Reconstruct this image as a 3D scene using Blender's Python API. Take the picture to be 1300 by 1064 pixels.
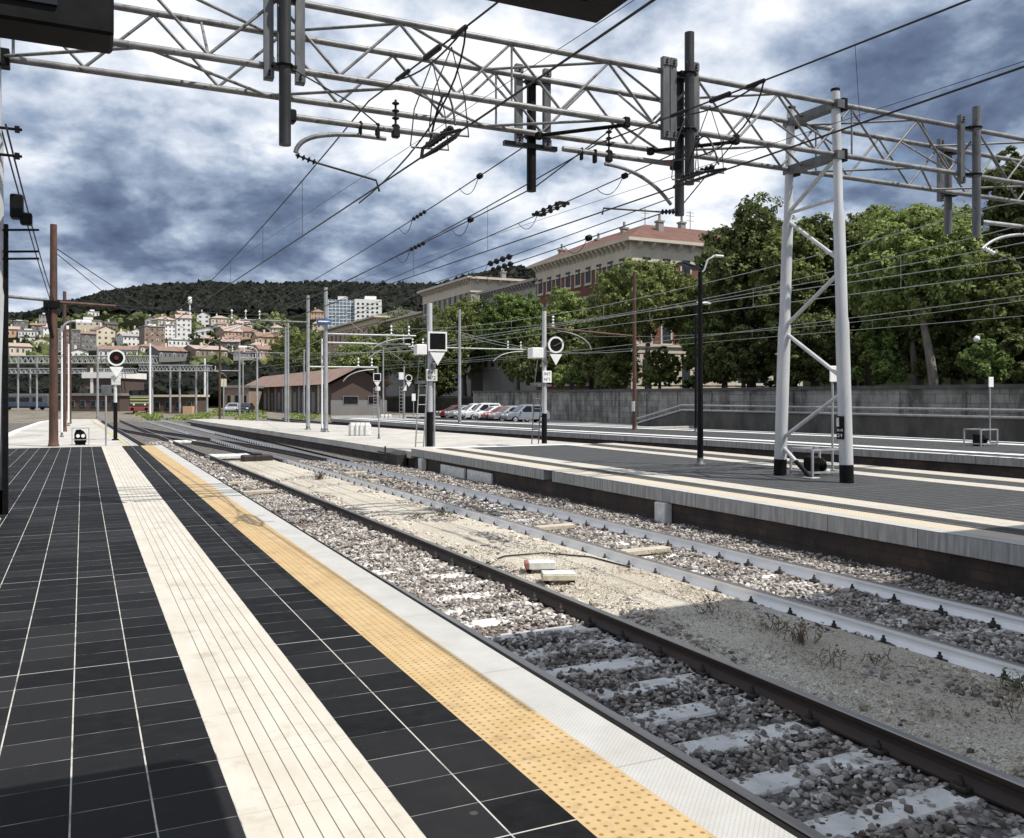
import bpy, bmesh, math, random
import numpy as np
from mathutils import Vector, Matrix, noise as mnoise

# ------------------------------------------------------------------ clear, camera, world, sun, exposure
for o in list(bpy.data.objects):
    bpy.data.objects.remove(o)
SC = bpy.context.scene
COL = SC.collection
EYE = 1.65
YAW = math.radians(25.55)
S_, C_ = math.sin(YAW), math.cos(YAW)
F_ = 1140.0
cam = bpy.data.cameras.new('camera')
cam.sensor_fit = 'HORIZONTAL'
cam.sensor_width = 36.0
cam.lens = 36.0 * F_ / 1300.0
cam.shift_y = -29.0 / 1300.0
cam.clip_start = 0.05
cam.clip_end = 8000
co = bpy.data.objects.new('camera', cam)
co.location = (0, 0, EYE)
co.rotation_euler = (math.pi / 2, 0, -YAW)
COL.objects.link(co)
SC.camera = co

SUN_DIR = Vector((0.39, -0.47, 1.0)).normalized()
sun = bpy.data.lights.new('sun', 'SUN')
sun.energy = 4.9
sun.angle = math.radians(0.5)
sun.color = (1.0, 0.95, 0.87)
so = bpy.data.objects.new('sun', sun)
so.rotation_euler = SUN_DIR.to_track_quat('Z', 'Y').to_euler()
COL.objects.link(so)

SC.view_settings.view_transform = 'Standard'
SC.view_settings.look = 'None'
SC.view_settings.exposure = 0.2
SC.view_settings.gamma = 1.0
SC.view_settings.use_curve_mapping = False
SC.cycles.max_bounces = 5
SC.cycles.transparent_max_bounces = 8
SC.cycles.use_denoising = True


def node(nt, t, ins=None, **props):
    n = nt.nodes.new(t)
    for k, v in props.items():
        setattr(n, k, v)
    for k, v in (ins or {}).items():
        if isinstance(v, bpy.types.NodeSocket):
            nt.links.new(v, n.inputs[k])
        else:
            n.inputs[k].default_value = v
    return n


def mth(nt, op, a, b=0.0, c=0.0):
    n = node(nt, 'ShaderNodeMath', {0: a, 1: b, 2: c}, operation=op)
    return n.outputs[0]


def mix(nt, f, a, b):
    n = nt.nodes.new('ShaderNodeMix')
    n.data_type = 'RGBA'
    for i, v in ((0, f), (6, a), (7, b)):
        if isinstance(v, bpy.types.NodeSocket):
            nt.links.new(v, n.inputs[i])
        else:
            if i and len(v) == 3:
                v = (*v, 1)
            n.inputs[i].default_value = v
    return n.outputs[2]


def ramp(nt, f, stops, interp='LINEAR'):
    n = nt.nodes.new('ShaderNodeValToRGB')
    nt.links.new(f, n.inputs[0])
    cr = n.color_ramp
    cr.interpolation = interp
    while len(cr.elements) < len(stops):
        cr.elements.new(0.5)
    for e, (p, c) in zip(cr.elements, stops):
        e.position = p
        e.color = (*c, 1) if len(c) == 3 else c
    return n.outputs[0]


def noise(nt, vec, scale, detail=4, rough=0.55, dist=0.0, dim='3D'):
    n = node(nt, 'ShaderNodeTexNoise', {'Scale': scale, 'Detail': detail, 'Roughness': rough, 'Distortion': dist})
    n.noise_dimensions = dim
    if vec is not None:
        nt.links.new(vec, n.inputs['Vector'])
    return n.outputs[0]


# world: Nishita sky seen through procedural clouds
W = bpy.data.worlds.new('World')
SC.world = W
W.use_nodes = True
nt = W.node_tree
nt.nodes.clear()
sky = node(nt, 'ShaderNodeTexSky', sky_type='NISHITA', sun_disc=False)
sky.sun_elevation = math.asin(SUN_DIR.z)
sky.sun_rotation = math.atan2(SUN_DIR.x, SUN_DIR.y)
tc = node(nt, 'ShaderNodeTexCoord')
sep = node(nt, 'ShaderNodeSeparateXYZ', {0: tc.outputs['Generated']})
zz = mth(nt, 'ADD', mth(nt, 'MAXIMUM', sep.outputs[2], 0.0), 0.34)
px_ = mth(nt, 'DIVIDE', sep.outputs[0], zz)
py_ = mth(nt, 'DIVIDE', sep.outputs[1], zz)
cv = node(nt, 'ShaderNodeCombineXYZ', {0: px_, 1: py_, 2: 3.7}).outputs[0]
cv = node(nt, 'ShaderNodeMapping', {'Vector': cv, 'Location': (1.3, 0.4, 0.0), 'Rotation': (0, 0, 0.25), 'Scale': (1.0, 0.95, 1.0)}).outputs[0]
big = noise(nt, cv, 1.3, 2, 0.5, 0.2)
mid = noise(nt, cv, 3.6, 9, 0.56, 0.2)
fine = noise(nt, cv, 11.0, 6, 0.55, 0.1)
shade = mth(nt, 'ADD', mth(nt, 'MULTIPLY', big, 0.55), mth(nt, 'ADD', mth(nt, 'MULTIPLY', mid, 0.62), mth(nt, 'MULTIPLY', mth(nt, 'SUBTRACT', fine, 0.14), 0.28)))
dirn = node(nt, 'ShaderNodeVectorMath', {0: tc.outputs['Generated']}, operation='NORMALIZE').outputs[0]


def bank(u, v, size, amount):
    """a darker or lighter cloud bank in one direction of the sky"""
    l, e = (u - 650) / F_, (503 - v) / F_
    d = Vector((l * C_ + S_, C_ - l * S_, e)).normalized()
    r = node(nt, 'ShaderNodeVectorMath', {0: dirn, 1: tuple(d)}, operation='DISTANCE').outputs['Value']
    return mth(nt, 'MULTIPLY', ramp(nt, mth(nt, 'DIVIDE', r, size), [(0.0, (1, 1, 1)), (1.0, (0, 0, 0))], 'EASE'), amount)


for b_ in ((250, 245, 0.22, -0.10), (420, 300, 0.22, -0.11), (120, 300, 0.20, -0.06), (1140, 120, 0.22, -0.10), (600, 260, 0.20, -0.05), (700, 230, 0.14, -0.05),
           (180, 110, 0.20, 0.075), (540, 110, 0.22, 0.06), (860, 235, 0.18, 0.09), (480, 30, 0.1, -0.04), (740, 60, 0.10, -0.03), (1000, 60, 0.12, 0.03), (1050, 250, 0.14, 0.09), (330, 200, 0.07, 0.05), (60, 200, 0.12, 0.05)):
    shade = mth(nt, 'ADD', shade, bank(*b_))
cloud = ramp(nt, shade, [(0.46, (0.70, 1.0, 1.75)), (0.56, (1.45, 1.95, 3.0)), (0.64, (3.2, 3.95, 5.2)), (0.71, (6.0, 6.6, 7.6)), (0.79, (9.0, 9.2, 9.5))])
gap = noise(nt, cv, 4.3, 6, 0.55, 0.3)
cover = ramp(nt, gap, [(0.27, (0.25, 0.25, 0.25)), (0.37, (1, 1, 1))])
col = mix(nt, cover, sky.outputs[0], cloud)
bg = node(nt, 'ShaderNodeBackground', {'Color': col, 'Strength': 0.1})
wo = node(nt, 'ShaderNodeOutputWorld', {'Surface': bg.outputs[0]})


# ------------------------------------------------------------------ places in the yard (metres; Y runs along the tracks, Z = 0 is the platform)
def gp(u, v, z=0.0):
    """Point at height z under the photo's pixel (u, v)."""
    d = F_ * (EYE - z) / (v - 503.0)
    l = (u - 650.0) / F_ * d
    return Vector((l * C_ + d * S_, d * C_ - l * S_, z))


def dp(u, v, d):
    l = (u - 650.0) / F_ * d
    return Vector((l * C_ + d * S_, d * C_ - l * S_, EYE + (503.0 - v) / F_ * d))


def xp(u, v, X):
    t = (u - 650.0) / F_
    Y = (X * C_ - t * X * S_) / (S_ + t * C_)
    d = X * S_ + Y * C_
    return Vector((X, Y, EYE + (503.0 - v) / F_ * d))


def skew(Y):
    if Y < 2: return 0.0
    if Y < 12: return -0.02 * (Y - 2) ** 2 / 20
    return -0.02 * (Y - 7)


# ------------------------------------------------------------------ mesh builder
class MB:
    def __init__(s):
        s.v = []; s.f = []; s.m = []; s.sm = []

    def add(s, vs, fs, mi=0, smooth=False):
        b = len(s.v)
        s.v += [tuple(p) for p in vs]
        for f in fs:
            s.f.append(tuple(i + b for i in f)); s.m.append(mi); s.sm.append(smooth)

    def box(s, x0, x1, y0, y1, z0, z1, mi=0, M=None):
        vs = [Vector((x, y, z)) for z in (z0, z1) for y in (y0, y1) for x in (x0, x1)]
        if M is not None: vs = [M @ p for p in vs]
        s.add(vs, [(0, 2, 3, 1), (4, 5, 7, 6), (0, 1, 5, 4), (2, 6, 7, 3), (0, 4, 6, 2), (1, 3, 7, 5)], mi)
        return s

    def bbox(s, x0, x1, y0, y1, z0, z1, b=0.01, mi=0, M=None):
        """box with chamfered edges"""
        bm = bmesh.new()
        vs = [bm.verts.new((x, y, z)) for z in (z0, z1) for y in (y0, y1) for x in (x0, x1)]
        for f in [(0, 2, 3, 1), (4, 5, 7, 6), (0, 1, 5, 4), (2, 6, 7, 3), (0, 4, 6, 2), (1, 3, 7, 5)]:
            bm.faces.new([vs[i] for i in f])
        bmesh.ops.bevel(bm, geom=list(bm.edges), offset=b, segments=1, affect='EDGES')
        bm.verts.index_update()
        pts = [M @ v.co if M is not None else v.co.copy() for v in bm.verts]
        s.add(pts, [[v.index for v in f.verts] for f in bm.faces], mi)
        bm.free()
        return s

    def tube(s, a, b, r, r2=None, n=8, mi=0, cap=True):
        return s.path([a, b], [r, r if r2 is None else r2], n, mi, cap)

    def path(s, pts, r, n=8, mi=0, cap=True):
        pts = [Vector(p) for p in pts]
        rs = r if isinstance(r, (list, tuple)) else [r] * len(pts)
        k = len(pts)
        vs = []
        up = None
        for i, p in enumerate(pts):
            d = (pts[min(i + 1, k - 1)] - pts[max(i - 1, 0)])
            if d.length < 1e-9: d = Vector((0, 0, 1))
            d.normalize()
            if up is None:
                up = Vector((0, 0, 1)) if abs(d.z) < 0.9 else Vector((0, 1, 0))
            a = d.cross(up)
            if a.length < 1e-4: a = d.cross(Vector((1, 0, 0)))
            a.normalize()
            b = a.cross(d).normalized()
            for j in range(n):
                t = 2 * math.pi * j / n
                vs.append(p + (a * math.cos(t) + b * math.sin(t)) * rs[i])
        fs = []
        for i in range(k - 1):
            for j in range(n):
                q = (j + 1) % n
                fs.append((i * n + j, i * n + q, (i + 1) * n + q, (i + 1) * n + j))
        s.add(vs, fs, mi, True)
        if cap:
            s.add(vs[:n], [tuple(range(n))], mi)
            s.add(vs[-n:], [tuple(range(n))], mi)
        return s

    def prism(s, poly, d, mi=0):
        """polygon (3-D points) extruded by the vector d"""
        n = len(poly); d = Vector(d)
        a = [Vector(p) for p in poly]; b = [p + d for p in a]
        fs = [tuple(range(n))[::-1], tuple(range(n, 2 * n))]
        fs += [(i, (i + 1) % n, n + (i + 1) % n, n + i) for i in range(n)]
        s.add(a + b, fs, mi)
        return s

    def lathe(s, base, prof, n=12, mi=0, axis=(0, 0, 1)):
        base = Vector(base); ax = Vector(axis).normalized()
        pts = [base + ax * h for r, h in prof]
        return s.path(pts, [max(r, 1e-4) for r, h in prof], n, mi) if False else s._lathe(base, prof, n, mi, ax)

    def _lathe(s, base, prof, n, mi, ax):
        q = ax.to_track_quat('Z', 'Y')
        vs = []
        for r, h in prof:
            for j in range(n):
                t = 2 * math.pi * j / n
                vs.append(base + q @ Vector((r * math.cos(t), r * math.sin(t), h)))
        fs = []
        for i in range(len(prof) - 1):
            for j in range(n):
                k = (j + 1) % n
                fs.append((i * n + j, i * n + k, (i + 1) * n + k, (i + 1) * n + j))
        s.add(vs, fs, mi, True)
        s.add(vs[:n], [tuple(range(n))[::-1]], mi)
        s.add(vs[-n:], [tuple(range(n))], mi)
        return s

    def extrude_profile(s, prof, path, mi=0, mis=None):
        """2-D profile (x across, z up) swept along path points (x, y, z); stays upright"""
        k = len(prof); vs = []
        n = len(path)
        for i, p in enumerate(path):
            p = Vector(p)
            d = Vector(path[min(i + 1, n - 1)]) - Vector(path[max(i - 1, 0)])
            a = Vector((d.y, -d.x, 0)).normalized()
            for (x, z) in prof:
                vs.append(p + a * x + Vector((0, 0, z)))
        b = len(s.v)
        s.v += [tuple(p) for p in vs]
        for i in range(n - 1):
            for j in range(k):
                q = (j + 1) % k
                s.f.append((b + i * k + j, b + i * k + q, b + (i + 1) * k + q, b + (i + 1) * k + j))
                s.m.append(mis[j] if mis else mi); s.sm.append(False)
        s.add(vs[:k], [tuple(range(k))[::-1]], mi)
        s.add(vs[-k:], [tuple(range(k))], mi)
        return s

    def build(s, name, mats, parent=None, world=False):
        me = bpy.data.meshes.new(name)
        vs = s.v
        if parent is not None and world:
            ox, oy, oz = parent.location if parent.parent is None else parent.location + parent.parent.location
            vs = [(x - ox, y - oy, z - oz) for x, y, z in vs]
        me.from_pydata(vs, [], s.f)
        if not isinstance(mats, (list, tuple)): mats = [mats]
        for m in mats: me.materials.append(m)
        me.polygons.foreach_set('material_index', s.m)
        me.polygons.foreach_set('use_smooth', s.sm)
        me.update()
        o = bpy.data.objects.new(name, me)
        COL.objects.link(o)
        if parent is not None: o.parent = parent
        return o


def thing(name, label, cat, loc=(0, 0, 0), rz=0.0, group=None):
    o = bpy.data.objects.new(name, None)
    o.empty_display_size = 0.3
    COL.objects.link(o)
    o.location = loc
    o.rotation_euler = (0, 0, rz)
    return tag(o, label, cat, group)


def tag(o, label=None, cat=None, group=None, kind=None):
    if label: o['label'] = label
    if cat: o['category'] = cat
    if group: o['group'] = group
    if kind: o['kind'] = kind
    return o


def structure(o, label=None):
    o['kind'] = 'structure'
    if label: o['label'] = label
    return o


def copy_tree(o, parent=None):
    c = o.copy()
    COL.objects.link(c)
    c.parent = parent
    for ch in list(o.children):
        copy_tree(ch, c)
    return c


def text(name, s, size, mat, parent, loc, rot, align='CENTER'):
    cu = bpy.data.curves.new(name, 'FONT')
    cu.body = s; cu.size = size; cu.align_x = align; cu.align_y = 'CENTER'
    cu.extrude = 0.002
    cu.materials.append(mat)
    o = bpy.data.objects.new(name, cu)
    COL.objects.link(o)
    dg = bpy.context.evaluated_depsgraph_get()
    me = bpy.data.meshes.new_from_object(o.evaluated_get(dg))
    bpy.data.objects.remove(o)
    if not me.materials: me.materials.append(mat)
    o = bpy.data.objects.new(name, me)
    COL.objects.link(o)
    o.parent = parent; o.location = loc; o.rotation_euler = rot
    return o


# ------------------------------------------------------------------ materials
def new_mat(name):
    m = bpy.data.materials.new(name)
    m.use_nodes = True
    nt = m.node_tree
    nt.nodes.clear()
    b = nt.nodes.new('ShaderNodeBsdfPrincipled')
    out = nt.nodes.new('ShaderNodeOutputMaterial')
    nt.links.new(b.outputs[0], out.inputs[0])
    return m, nt, b


def setc(nt, b, name, v):
    if isinstance(v, bpy.types.NodeSocket): nt.links.new(v, b.inputs[name])
    else: b.inputs[name].default_value = (*v, 1) if isinstance(v, tuple) and len(v) == 3 else v


def ocoord(nt):
    return node(nt, 'ShaderNodeTexCoord').outputs['Object']


def bump(nt, b, h, strength=0.4, dist=0.01):
    n = node(nt, 'ShaderNodeBump', {'Height': h, 'Strength': strength, 'Distance': dist})
    nt.links.new(n.outputs[0], b.inputs['Normal'])


def weathered(name, c1, c2, scale=6.0, rough=0.55, metal=0.0, stretch=(1, 1, 1), bmp=0.15, spots=None, lo=0.35, hi=0.68, spec=0.5):
    m, nt, b = new_mat(name)
    b.inputs['Specular IOR Level'].default_value = spec
    v = node(nt, 'ShaderNodeMapping', {'Vector': ocoord(nt), 'Scale': stretch}).outputs[0]
    n1 = noise(nt, v, scale, 6, 0.62)
    c = mix(nt, ramp(nt, n1, [(lo, (0, 0, 0)), (hi, (1, 1, 1))]), c1, c2)
    if spots:
        n2 = noise(nt, v, scale * 3.7, 5, 0.6)
        c = mix(nt, ramp(nt, n2, [(spots[1], (0, 0, 0)), (spots[1] + 0.08, (1, 1, 1))]), c, spots[0])
    setc(nt, b, 'Base Color', c)
    r = mth(nt, 'MULTIPLY_ADD', n1, 0.25, rough - 0.12)
    setc(nt, b, 'Roughness', r)
    setc(nt, b, 'Metallic', metal)
    if bmp: bump(nt, b, noise(nt, v, scale * 6, 3, 0.6), bmp, 0.004)
    return m


def line_mask(nt, c, period, half, off=0.0):
    f = mth(nt, 'FRACT', mth(nt, 'DIVIDE', mth(nt, 'SUBTRACT', c, off - 1000 * period), period))
    d = mth(nt, 'ABSOLUTE', mth(nt, 'SUBTRACT', f, 0.5))
    return mth(nt, 'GREATER_THAN', d, 0.5 - half / period)


MAT = {}
MAT['steel'] = weathered('galvanised steel', (0.27, 0.28, 0.29), (0.42, 0.43, 0.44), 5, 0.5, 0.25, (1, 1, 0.3))
MAT['truss'] = weathered('weathered grey truss paint', (0.11, 0.112, 0.115), (0.25, 0.25, 0.25), 4, 0.5, 0.2, spots=((0.065, 0.047, 0.036), 0.58))
MAT['leg'] = weathered('pale grey leg paint', (0.40, 0.41, 0.425), (0.56, 0.57, 0.585), 3, 0.45, 0.1, (1, 1, 0.25), spots=((0.3, 0.29, 0.28), 0.70))
MAT['dropgrey'] = weathered('dark grey drop tube paint', (0.010, 0.0105, 0.0115), (0.035, 0.036, 0.038), 5, 0.5, 0.2, (1, 1, 0.3), spots=((0.2, 0.2, 0.2), 0.68))
MAT['midgrey'] = weathered('mid grey painted metal', (0.075, 0.078, 0.082), (0.15, 0.154, 0.16), 5, 0.5, 0.2, (1, 1, 0.3), spots=((0.05, 0.042, 0.036), 0.62))
MAT['black'] = weathered('black paint', (0.003, 0.003, 0.0035), (0.008, 0.008, 0.009), 8, 0.55, spec=0.15)
MAT['rubber'] = weathered('black rubber', (0.005, 0.005, 0.005), (0.013, 0.013, 0.013), 10, 0.8, spec=0.15)
MAT['white'] = weathered('white paint', (0.74, 0.74, 0.73), (0.84, 0.84, 0.83), 5, 0.45, spots=((0.5, 0.48, 0.44), 0.72))
MAT['dirtywhite'] = weathered('dirty white paint', (0.5, 0.5, 0.48), (0.76, 0.76, 0.73), 6, 0.55, spots=((0.22, 0.2, 0.17), 0.66))
MAT['rust'] = weathered('rusty brown pole paint', (0.050, 0.026, 0.019), (0.125, 0.062, 0.040), 5, 0.7, 0, (1, 1, 0.25), spots=((0.05, 0.025, 0.018), 0.6))
MAT['redpaint'] = weathered('faded red paint', (0.27, 0.075, 0.065), (0.36, 0.17, 0.15), 6, 0.5)
MAT['wire'] = weathered('tarnished wire', (0.012, 0.012, 0.012), (0.03, 0.028, 0.026), 3, 0.5, 0.3, bmp=0)
MAT['palewire'] = weathered('pale wire', (0.26, 0.27, 0.27), (0.40, 0.41, 0.4), 3, 0.45, 0.4, bmp=0)
MAT['insul'] = weathered('dark glazed insulator', (0.005, 0.005, 0.006), (0.012, 0.011, 0.012), 4, 0.5, bmp=0, spec=0.25)
MAT['insulwhite'] = weathered('white porcelain insulator', (0.7, 0.71, 0.72), (0.8, 0.8, 0.8), 4, 0.25, bmp=0)
MAT['railrust'] = weathered('dark rusty rail', (0.02, 0.012, 0.009), (0.05, 0.028, 0.02), 7, 0.65, 0.1, (1, 0.15, 1), spots=((0.16, 0.13, 0.11), 0.68))
MAT['railhead'] = weathered('worn rail head', (0.22, 0.2, 0.19), (0.35, 0.33, 0.31), 3, 0.3, 0.85, (1, 0.1, 1), bmp=0.03)
MAT['railwhite'] = weathered('white washed rail web', (0.80, 0.80, 0.80), (0.90, 0.90, 0.90), 2.5, 0.6, 0, (1, 0.3, 1), spots=((0.62, 0.60, 0.57), 0.74))
MAT['sleeper'] = weathered('pale concrete sleeper', (0.55, 0.54, 0.52), (0.76, 0.75, 0.72), 5, 0.85, spots=((0.22, 0.20, 0.18), 0.62), bmp=0.4)
MAT['clip'] = weathered('rusty rail clip', (0.012, 0.010, 0.009), (0.035, 0.026, 0.022), 20, 0.7)
MAT['concrete'] = weathered('pale platform concrete', (0.36, 0.345, 0.315), (0.50, 0.48, 0.445), 0.7, 0.85, spots=((0.22, 0.205, 0.185), 0.62), bmp=0.3)
MAT['lamp'] = weathered('white lamp glass', (0.75, 0.76, 0.78), (0.85, 0.85, 0.86), 3, 0.2, bmp=0)
MAT['glass'] = weathered('dark window glass', (0.008, 0.010, 0.013), (0.02, 0.025, 0.03), 2, 0.15, bmp=0, spec=0.35)
MAT['cream'] = weathered('cream soffit boards', (0.42, 0.40, 0.34), (0.5, 0.47, 0.40), 2, 0.7)
MAT['yellowbox'] = weathered('weathered pale yellow plastic', (0.46, 0.41, 0.27), (0.62, 0.58, 0.45), 6, 0.6, spots=((0.75, 0.73, 0.68), 0.6))
MAT['boardwood'] = weathered('weathered pale board', (0.38, 0.33, 0.25), (0.54, 0.49, 0.41), 6, 0.8, 0, (1, 5, 1), spots=((0.2, 0.18, 0.15), 0.6))
MAT['lensred'] = weathered('dark red unlit lens', (0.10, 0.01, 0.015), (0.16, 0.02, 0.02), 6, 0.2, bmp=0)


def m_tile(name='black platform tiles with pale joints', lift=0.0):
    m, nt, b = new_mat(name)
    v = ocoord(nt)
    sp = node(nt, 'ShaderNodeSeparateXYZ', {0: v})
    x, y = sp.outputs[0], sp.outputs[1]
    w = noise(nt, v, 1.6, 3)
    lx = line_mask(nt, x, 0.30, 0.0035, 0.255)
    ly = line_mask(nt, y, 0.30, 0.0024, 0.05)
    ly3 = line_mask(nt, y, 3.0, 0.0042, 0.05)
    # one random tone per tile
    tx = mth(nt, 'FLOOR', mth(nt, 'DIVIDE', mth(nt, 'SUBTRACT', x, 0.255), 0.30))
    ty = mth(nt, 'FLOOR', mth(nt, 'DIVIDE', mth(nt, 'SUBTRACT', y, 0.05), 0.30))
    wn = node(nt, 'ShaderNodeTexWhiteNoise', {'Vector': node(nt, 'ShaderNodeCombineXYZ', {0: tx, 1: ty}).outputs[0]}).outputs[0]
    n1 = noise(nt, v, 9, 8, 0.7)
    n2 = noise(nt, v, 0.9, 4, 0.6)
    base = mix(nt, ramp(nt, n1, [(0.4, (0, 0, 0)), (0.75, (1, 1, 1))]), (0.0045, 0.0045, 0.005), (0.014, 0.014, 0.015))
    base = mix(nt, mth(nt, 'MULTIPLY', mth(nt, 'MULTIPLY', wn, wn), 0.75), base, (0.026, 0.026, 0.0275))
    base = mix(nt, ramp(nt, n2, [(0.56, (0, 0, 0)), (0.75, (0.5, 0.5, 0.5))]), base, (0.026, 0.0255, 0.0255))
    scf = noise(nt, node(nt, 'ShaderNodeMapping', {'Vector': v, 'Rotation': (0, 0, 0.6), 'Scale': (1, 7, 1)}).outputs[0], 3.3, 6, 0.7)
    base = mix(nt, ramp(nt, scf, [(0.60, (0, 0, 0)), (0.74, (0.55, 0.55, 0.55))]), base, (0.045, 0.043, 0.041))
    gum = node(nt, 'ShaderNodeTexVoronoi', {'Vector': v, 'Scale': 1.9}).outputs['Distance']
    base = mix(nt, ramp(nt, gum, [(0.030, (0.7, 0.7, 0.7)), (0.042, (0, 0, 0))]), base, (0.085, 0.082, 0.078))
    if lift: base = mix(nt, lift, base, (0.085, 0.088, 0.093))
    spk = noise(nt, v, 60, 2, 0.5)
    base = mix(nt, ramp(nt, spk, [(0.73, (0, 0, 0)), (0.78, (0.5, 0.5, 0.5))]), base, (0.14, 0.135, 0.13))
    jn = noise(nt, v, 5, 4, 0.65)
    jl = mth(nt, 'MULTIPLY', lx, ramp(nt, jn, [(0.30, (0.25, 0.25, 0.25)), (0.52, (0.95, 0.95, 0.95))]))
    jc = mth(nt, 'MULTIPLY', ly, ramp(nt, noise(nt, v, 2.3, 4, 0.7), [(0.38, (0.06, 0.06, 0.06)), (0.66, (0.75, 0.75, 0.75))]))
    j = mth(nt, 'MAXIMUM', mth(nt, 'MAXIMUM', jl, jc), mth(nt, 'MULTIPLY', ly3, 0.85))
    c = mix(nt, j, base, (0.50, 0.485, 0.45))
    setc(nt, b, 'Base Color', c)
    setc(nt, b, 'Roughness', mth(nt, 'MULTIPLY_ADD', n1, 0.30, 0.52))
    b.inputs['Specular IOR Level'].default_value = 0.10
    bump(nt, b, mth(nt, 'SUBTRACT', mth(nt, 'MULTIPLY', n1, 0.4), mth(nt, 'MAXIMUM', lx, ly)), 0.25, 0.002)
    return m


def m_guide():
    m, nt, b = new_mat('cream ribbed guide strip')
    v = ocoord(nt)
    sp = node(nt, 'ShaderNodeSeparateXYZ', {0: v})
    x, y = sp.outputs[0], sp.outputs[1]
    gr = line_mask(nt, x, 0.0684, 0.0026, 0.12)
    edge = mth(nt, 'MULTIPLY', mth(nt, 'GREATER_THAN', x, 0.085), mth(nt, 'LESS_THAN', x, 0.56))
    gr = mth(nt, 'MULTIPLY', gr, edge)
    cj = line_mask(nt, y, 0.6, 0.0022, 0.05)
    n1 = noise(nt, node(nt, 'ShaderNodeMapping', {'Vector': v, 'Scale': (1, 0.35, 1)}).outputs[0], 4, 7, 0.65)
    n2 = noise(nt, v, 1.1, 4, 0.6)
    c = mix(nt, ramp(nt, n1, [(0.35, (0, 0, 0)), (0.7, (1, 1, 1))]), (0.56, 0.53, 0.465), (0.47, 0.43, 0.36))
    c = mix(nt, ramp(nt, n2, [(0.55, (0, 0, 0)), (0.8, (0.6, 0.6, 0.6))]), c, (0.40, 0.355, 0.28))
    st = noise(nt, v, 2.6, 6, 0.7)
    c = mix(nt, ramp(nt, st, [(0.54, (0, 0, 0)), (0.74, (0.7, 0.7, 0.7))]), c, (0.30, 0.24, 0.165))
    c = mix(nt, mth(nt, 'MULTIPLY', cj, 0.55), c, (0.25, 0.22, 0.18))
    c = mix(nt, mth(nt, 'MULTIPLY', gr, 0.9), c, (0.09, 0.075, 0.055))
    setc(nt, b, 'Base Color', c)
    setc(nt, b, 'Roughness', 0.6)
    bump(nt, b, mth(nt, 'SUBTRACT', 1.0, gr), 0.5, 0.004)
    return m


def m_tactile(name='ochre tactile strip with studs', pale=0.0):
    m, nt, b = new_mat(name)
    v = ocoord(nt)
    sp = node(nt, 'ShaderNodeSeparateXYZ', {0: v})
    P = 0.0505

    def cell(c):
        return mth(nt, 'SUBTRACT', mth(nt, 'FRACT', mth(nt, 'DIVIDE', mth(nt, 'ADD', c, 1000 * P), P)), 0.5)
    fx, fy = cell(sp.outputs[0]), cell(sp.outputs[1])
    r = mth(nt, 'SQRT', mth(nt, 'ADD', mth(nt, 'MULTIPLY', fx, fx), mth(nt, 'MULTIPLY', fy, fy)))
    dot = ramp(nt, r, [(0.15, (1, 1, 1)), (0.22, (0, 0, 0))])
    dome = ramp(nt, r, [(0.0, (1, 1, 1)), (0.30, (0, 0, 0))], 'EASE')
    n1 = noise(nt, v, 3, 6, 0.65)
    c = mix(nt, ramp(nt, n1, [(0.35, (0, 0, 0)), (0.7, (1, 1, 1))]), (0.46, 0.315, 0.14), (0.52, 0.385, 0.205))
    n2 = noise(nt, v, 0.8, 4)
    c = mix(nt, ramp(nt, n2, [(0.5, (0, 0, 0)), (0.75, (0.6, 0.6, 0.6))]), c, (0.40, 0.26, 0.115))
    ft = noise(nt, v, 5.5, 7, 0.7)
    c = mix(nt, ramp(nt, ft, [(0.52, (0, 0, 0)), (0.72, (0.6, 0.6, 0.6))]), c, (0.23, 0.155, 0.08))
    if pale: c = mix(nt, pale, c, (0.58, 0.53, 0.44))
    c = mix(nt, mth(nt, 'MULTIPLY', dot, 0.75), c, (0.17, 0.095, 0.035))
    cj = line_mask(nt, sp.outputs[1], 1.2, 0.003, 0.05)
    c = mix(nt, mth(nt, 'MULTIPLY', cj, 0.5), c, (0.2, 0.13, 0.06))
    setc(nt, b, 'Base Color', c)
    setc(nt, b, 'Roughness', 0.6)
    bump(nt, b, dome, 0.5, 0.004)
    return m


def m_edge():
    m, nt, b = new_mat('white diamond pattern edge stone')
    v = ocoord(nt)
    sp = node(nt, 'ShaderNodeSeparateXYZ', {0: v})
    a = line_mask(nt, mth(nt, 'ADD', sp.outputs[0], sp.outputs[1]), 0.026, 0.0024)
    d = line_mask(nt, mth(nt, 'SUBTRACT', sp.outputs[0], sp.outputs[1]), 0.026, 0.0024)
    h = mth(nt, 'MAXIMUM', a, d)
    cj = line_mask(nt, sp.outputs[1], 1.5, 0.004, 0.4)
    n1 = noise(nt, v, 2.2, 6, 0.65)
    c = mix(nt, ramp(nt, n1, [(0.35, (0, 0, 0)), (0.7, (1, 1, 1))]), (0.50, 0.495, 0.48), (0.40, 0.393, 0.373))
    c = mix(nt, mth(nt, 'MULTIPLY', h, 0.5), c, (0.26, 0.25, 0.23))
    c = mix(nt, mth(nt, 'MULTIPLY', cj, 0.6), c, (0.15, 0.14, 0.13))
    setc(nt, b, 'Base Color', c)
    setc(nt, b, 'Roughness', 0.7)
    bump(nt, b, h, 0.4, 0.002)
    return m


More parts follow.
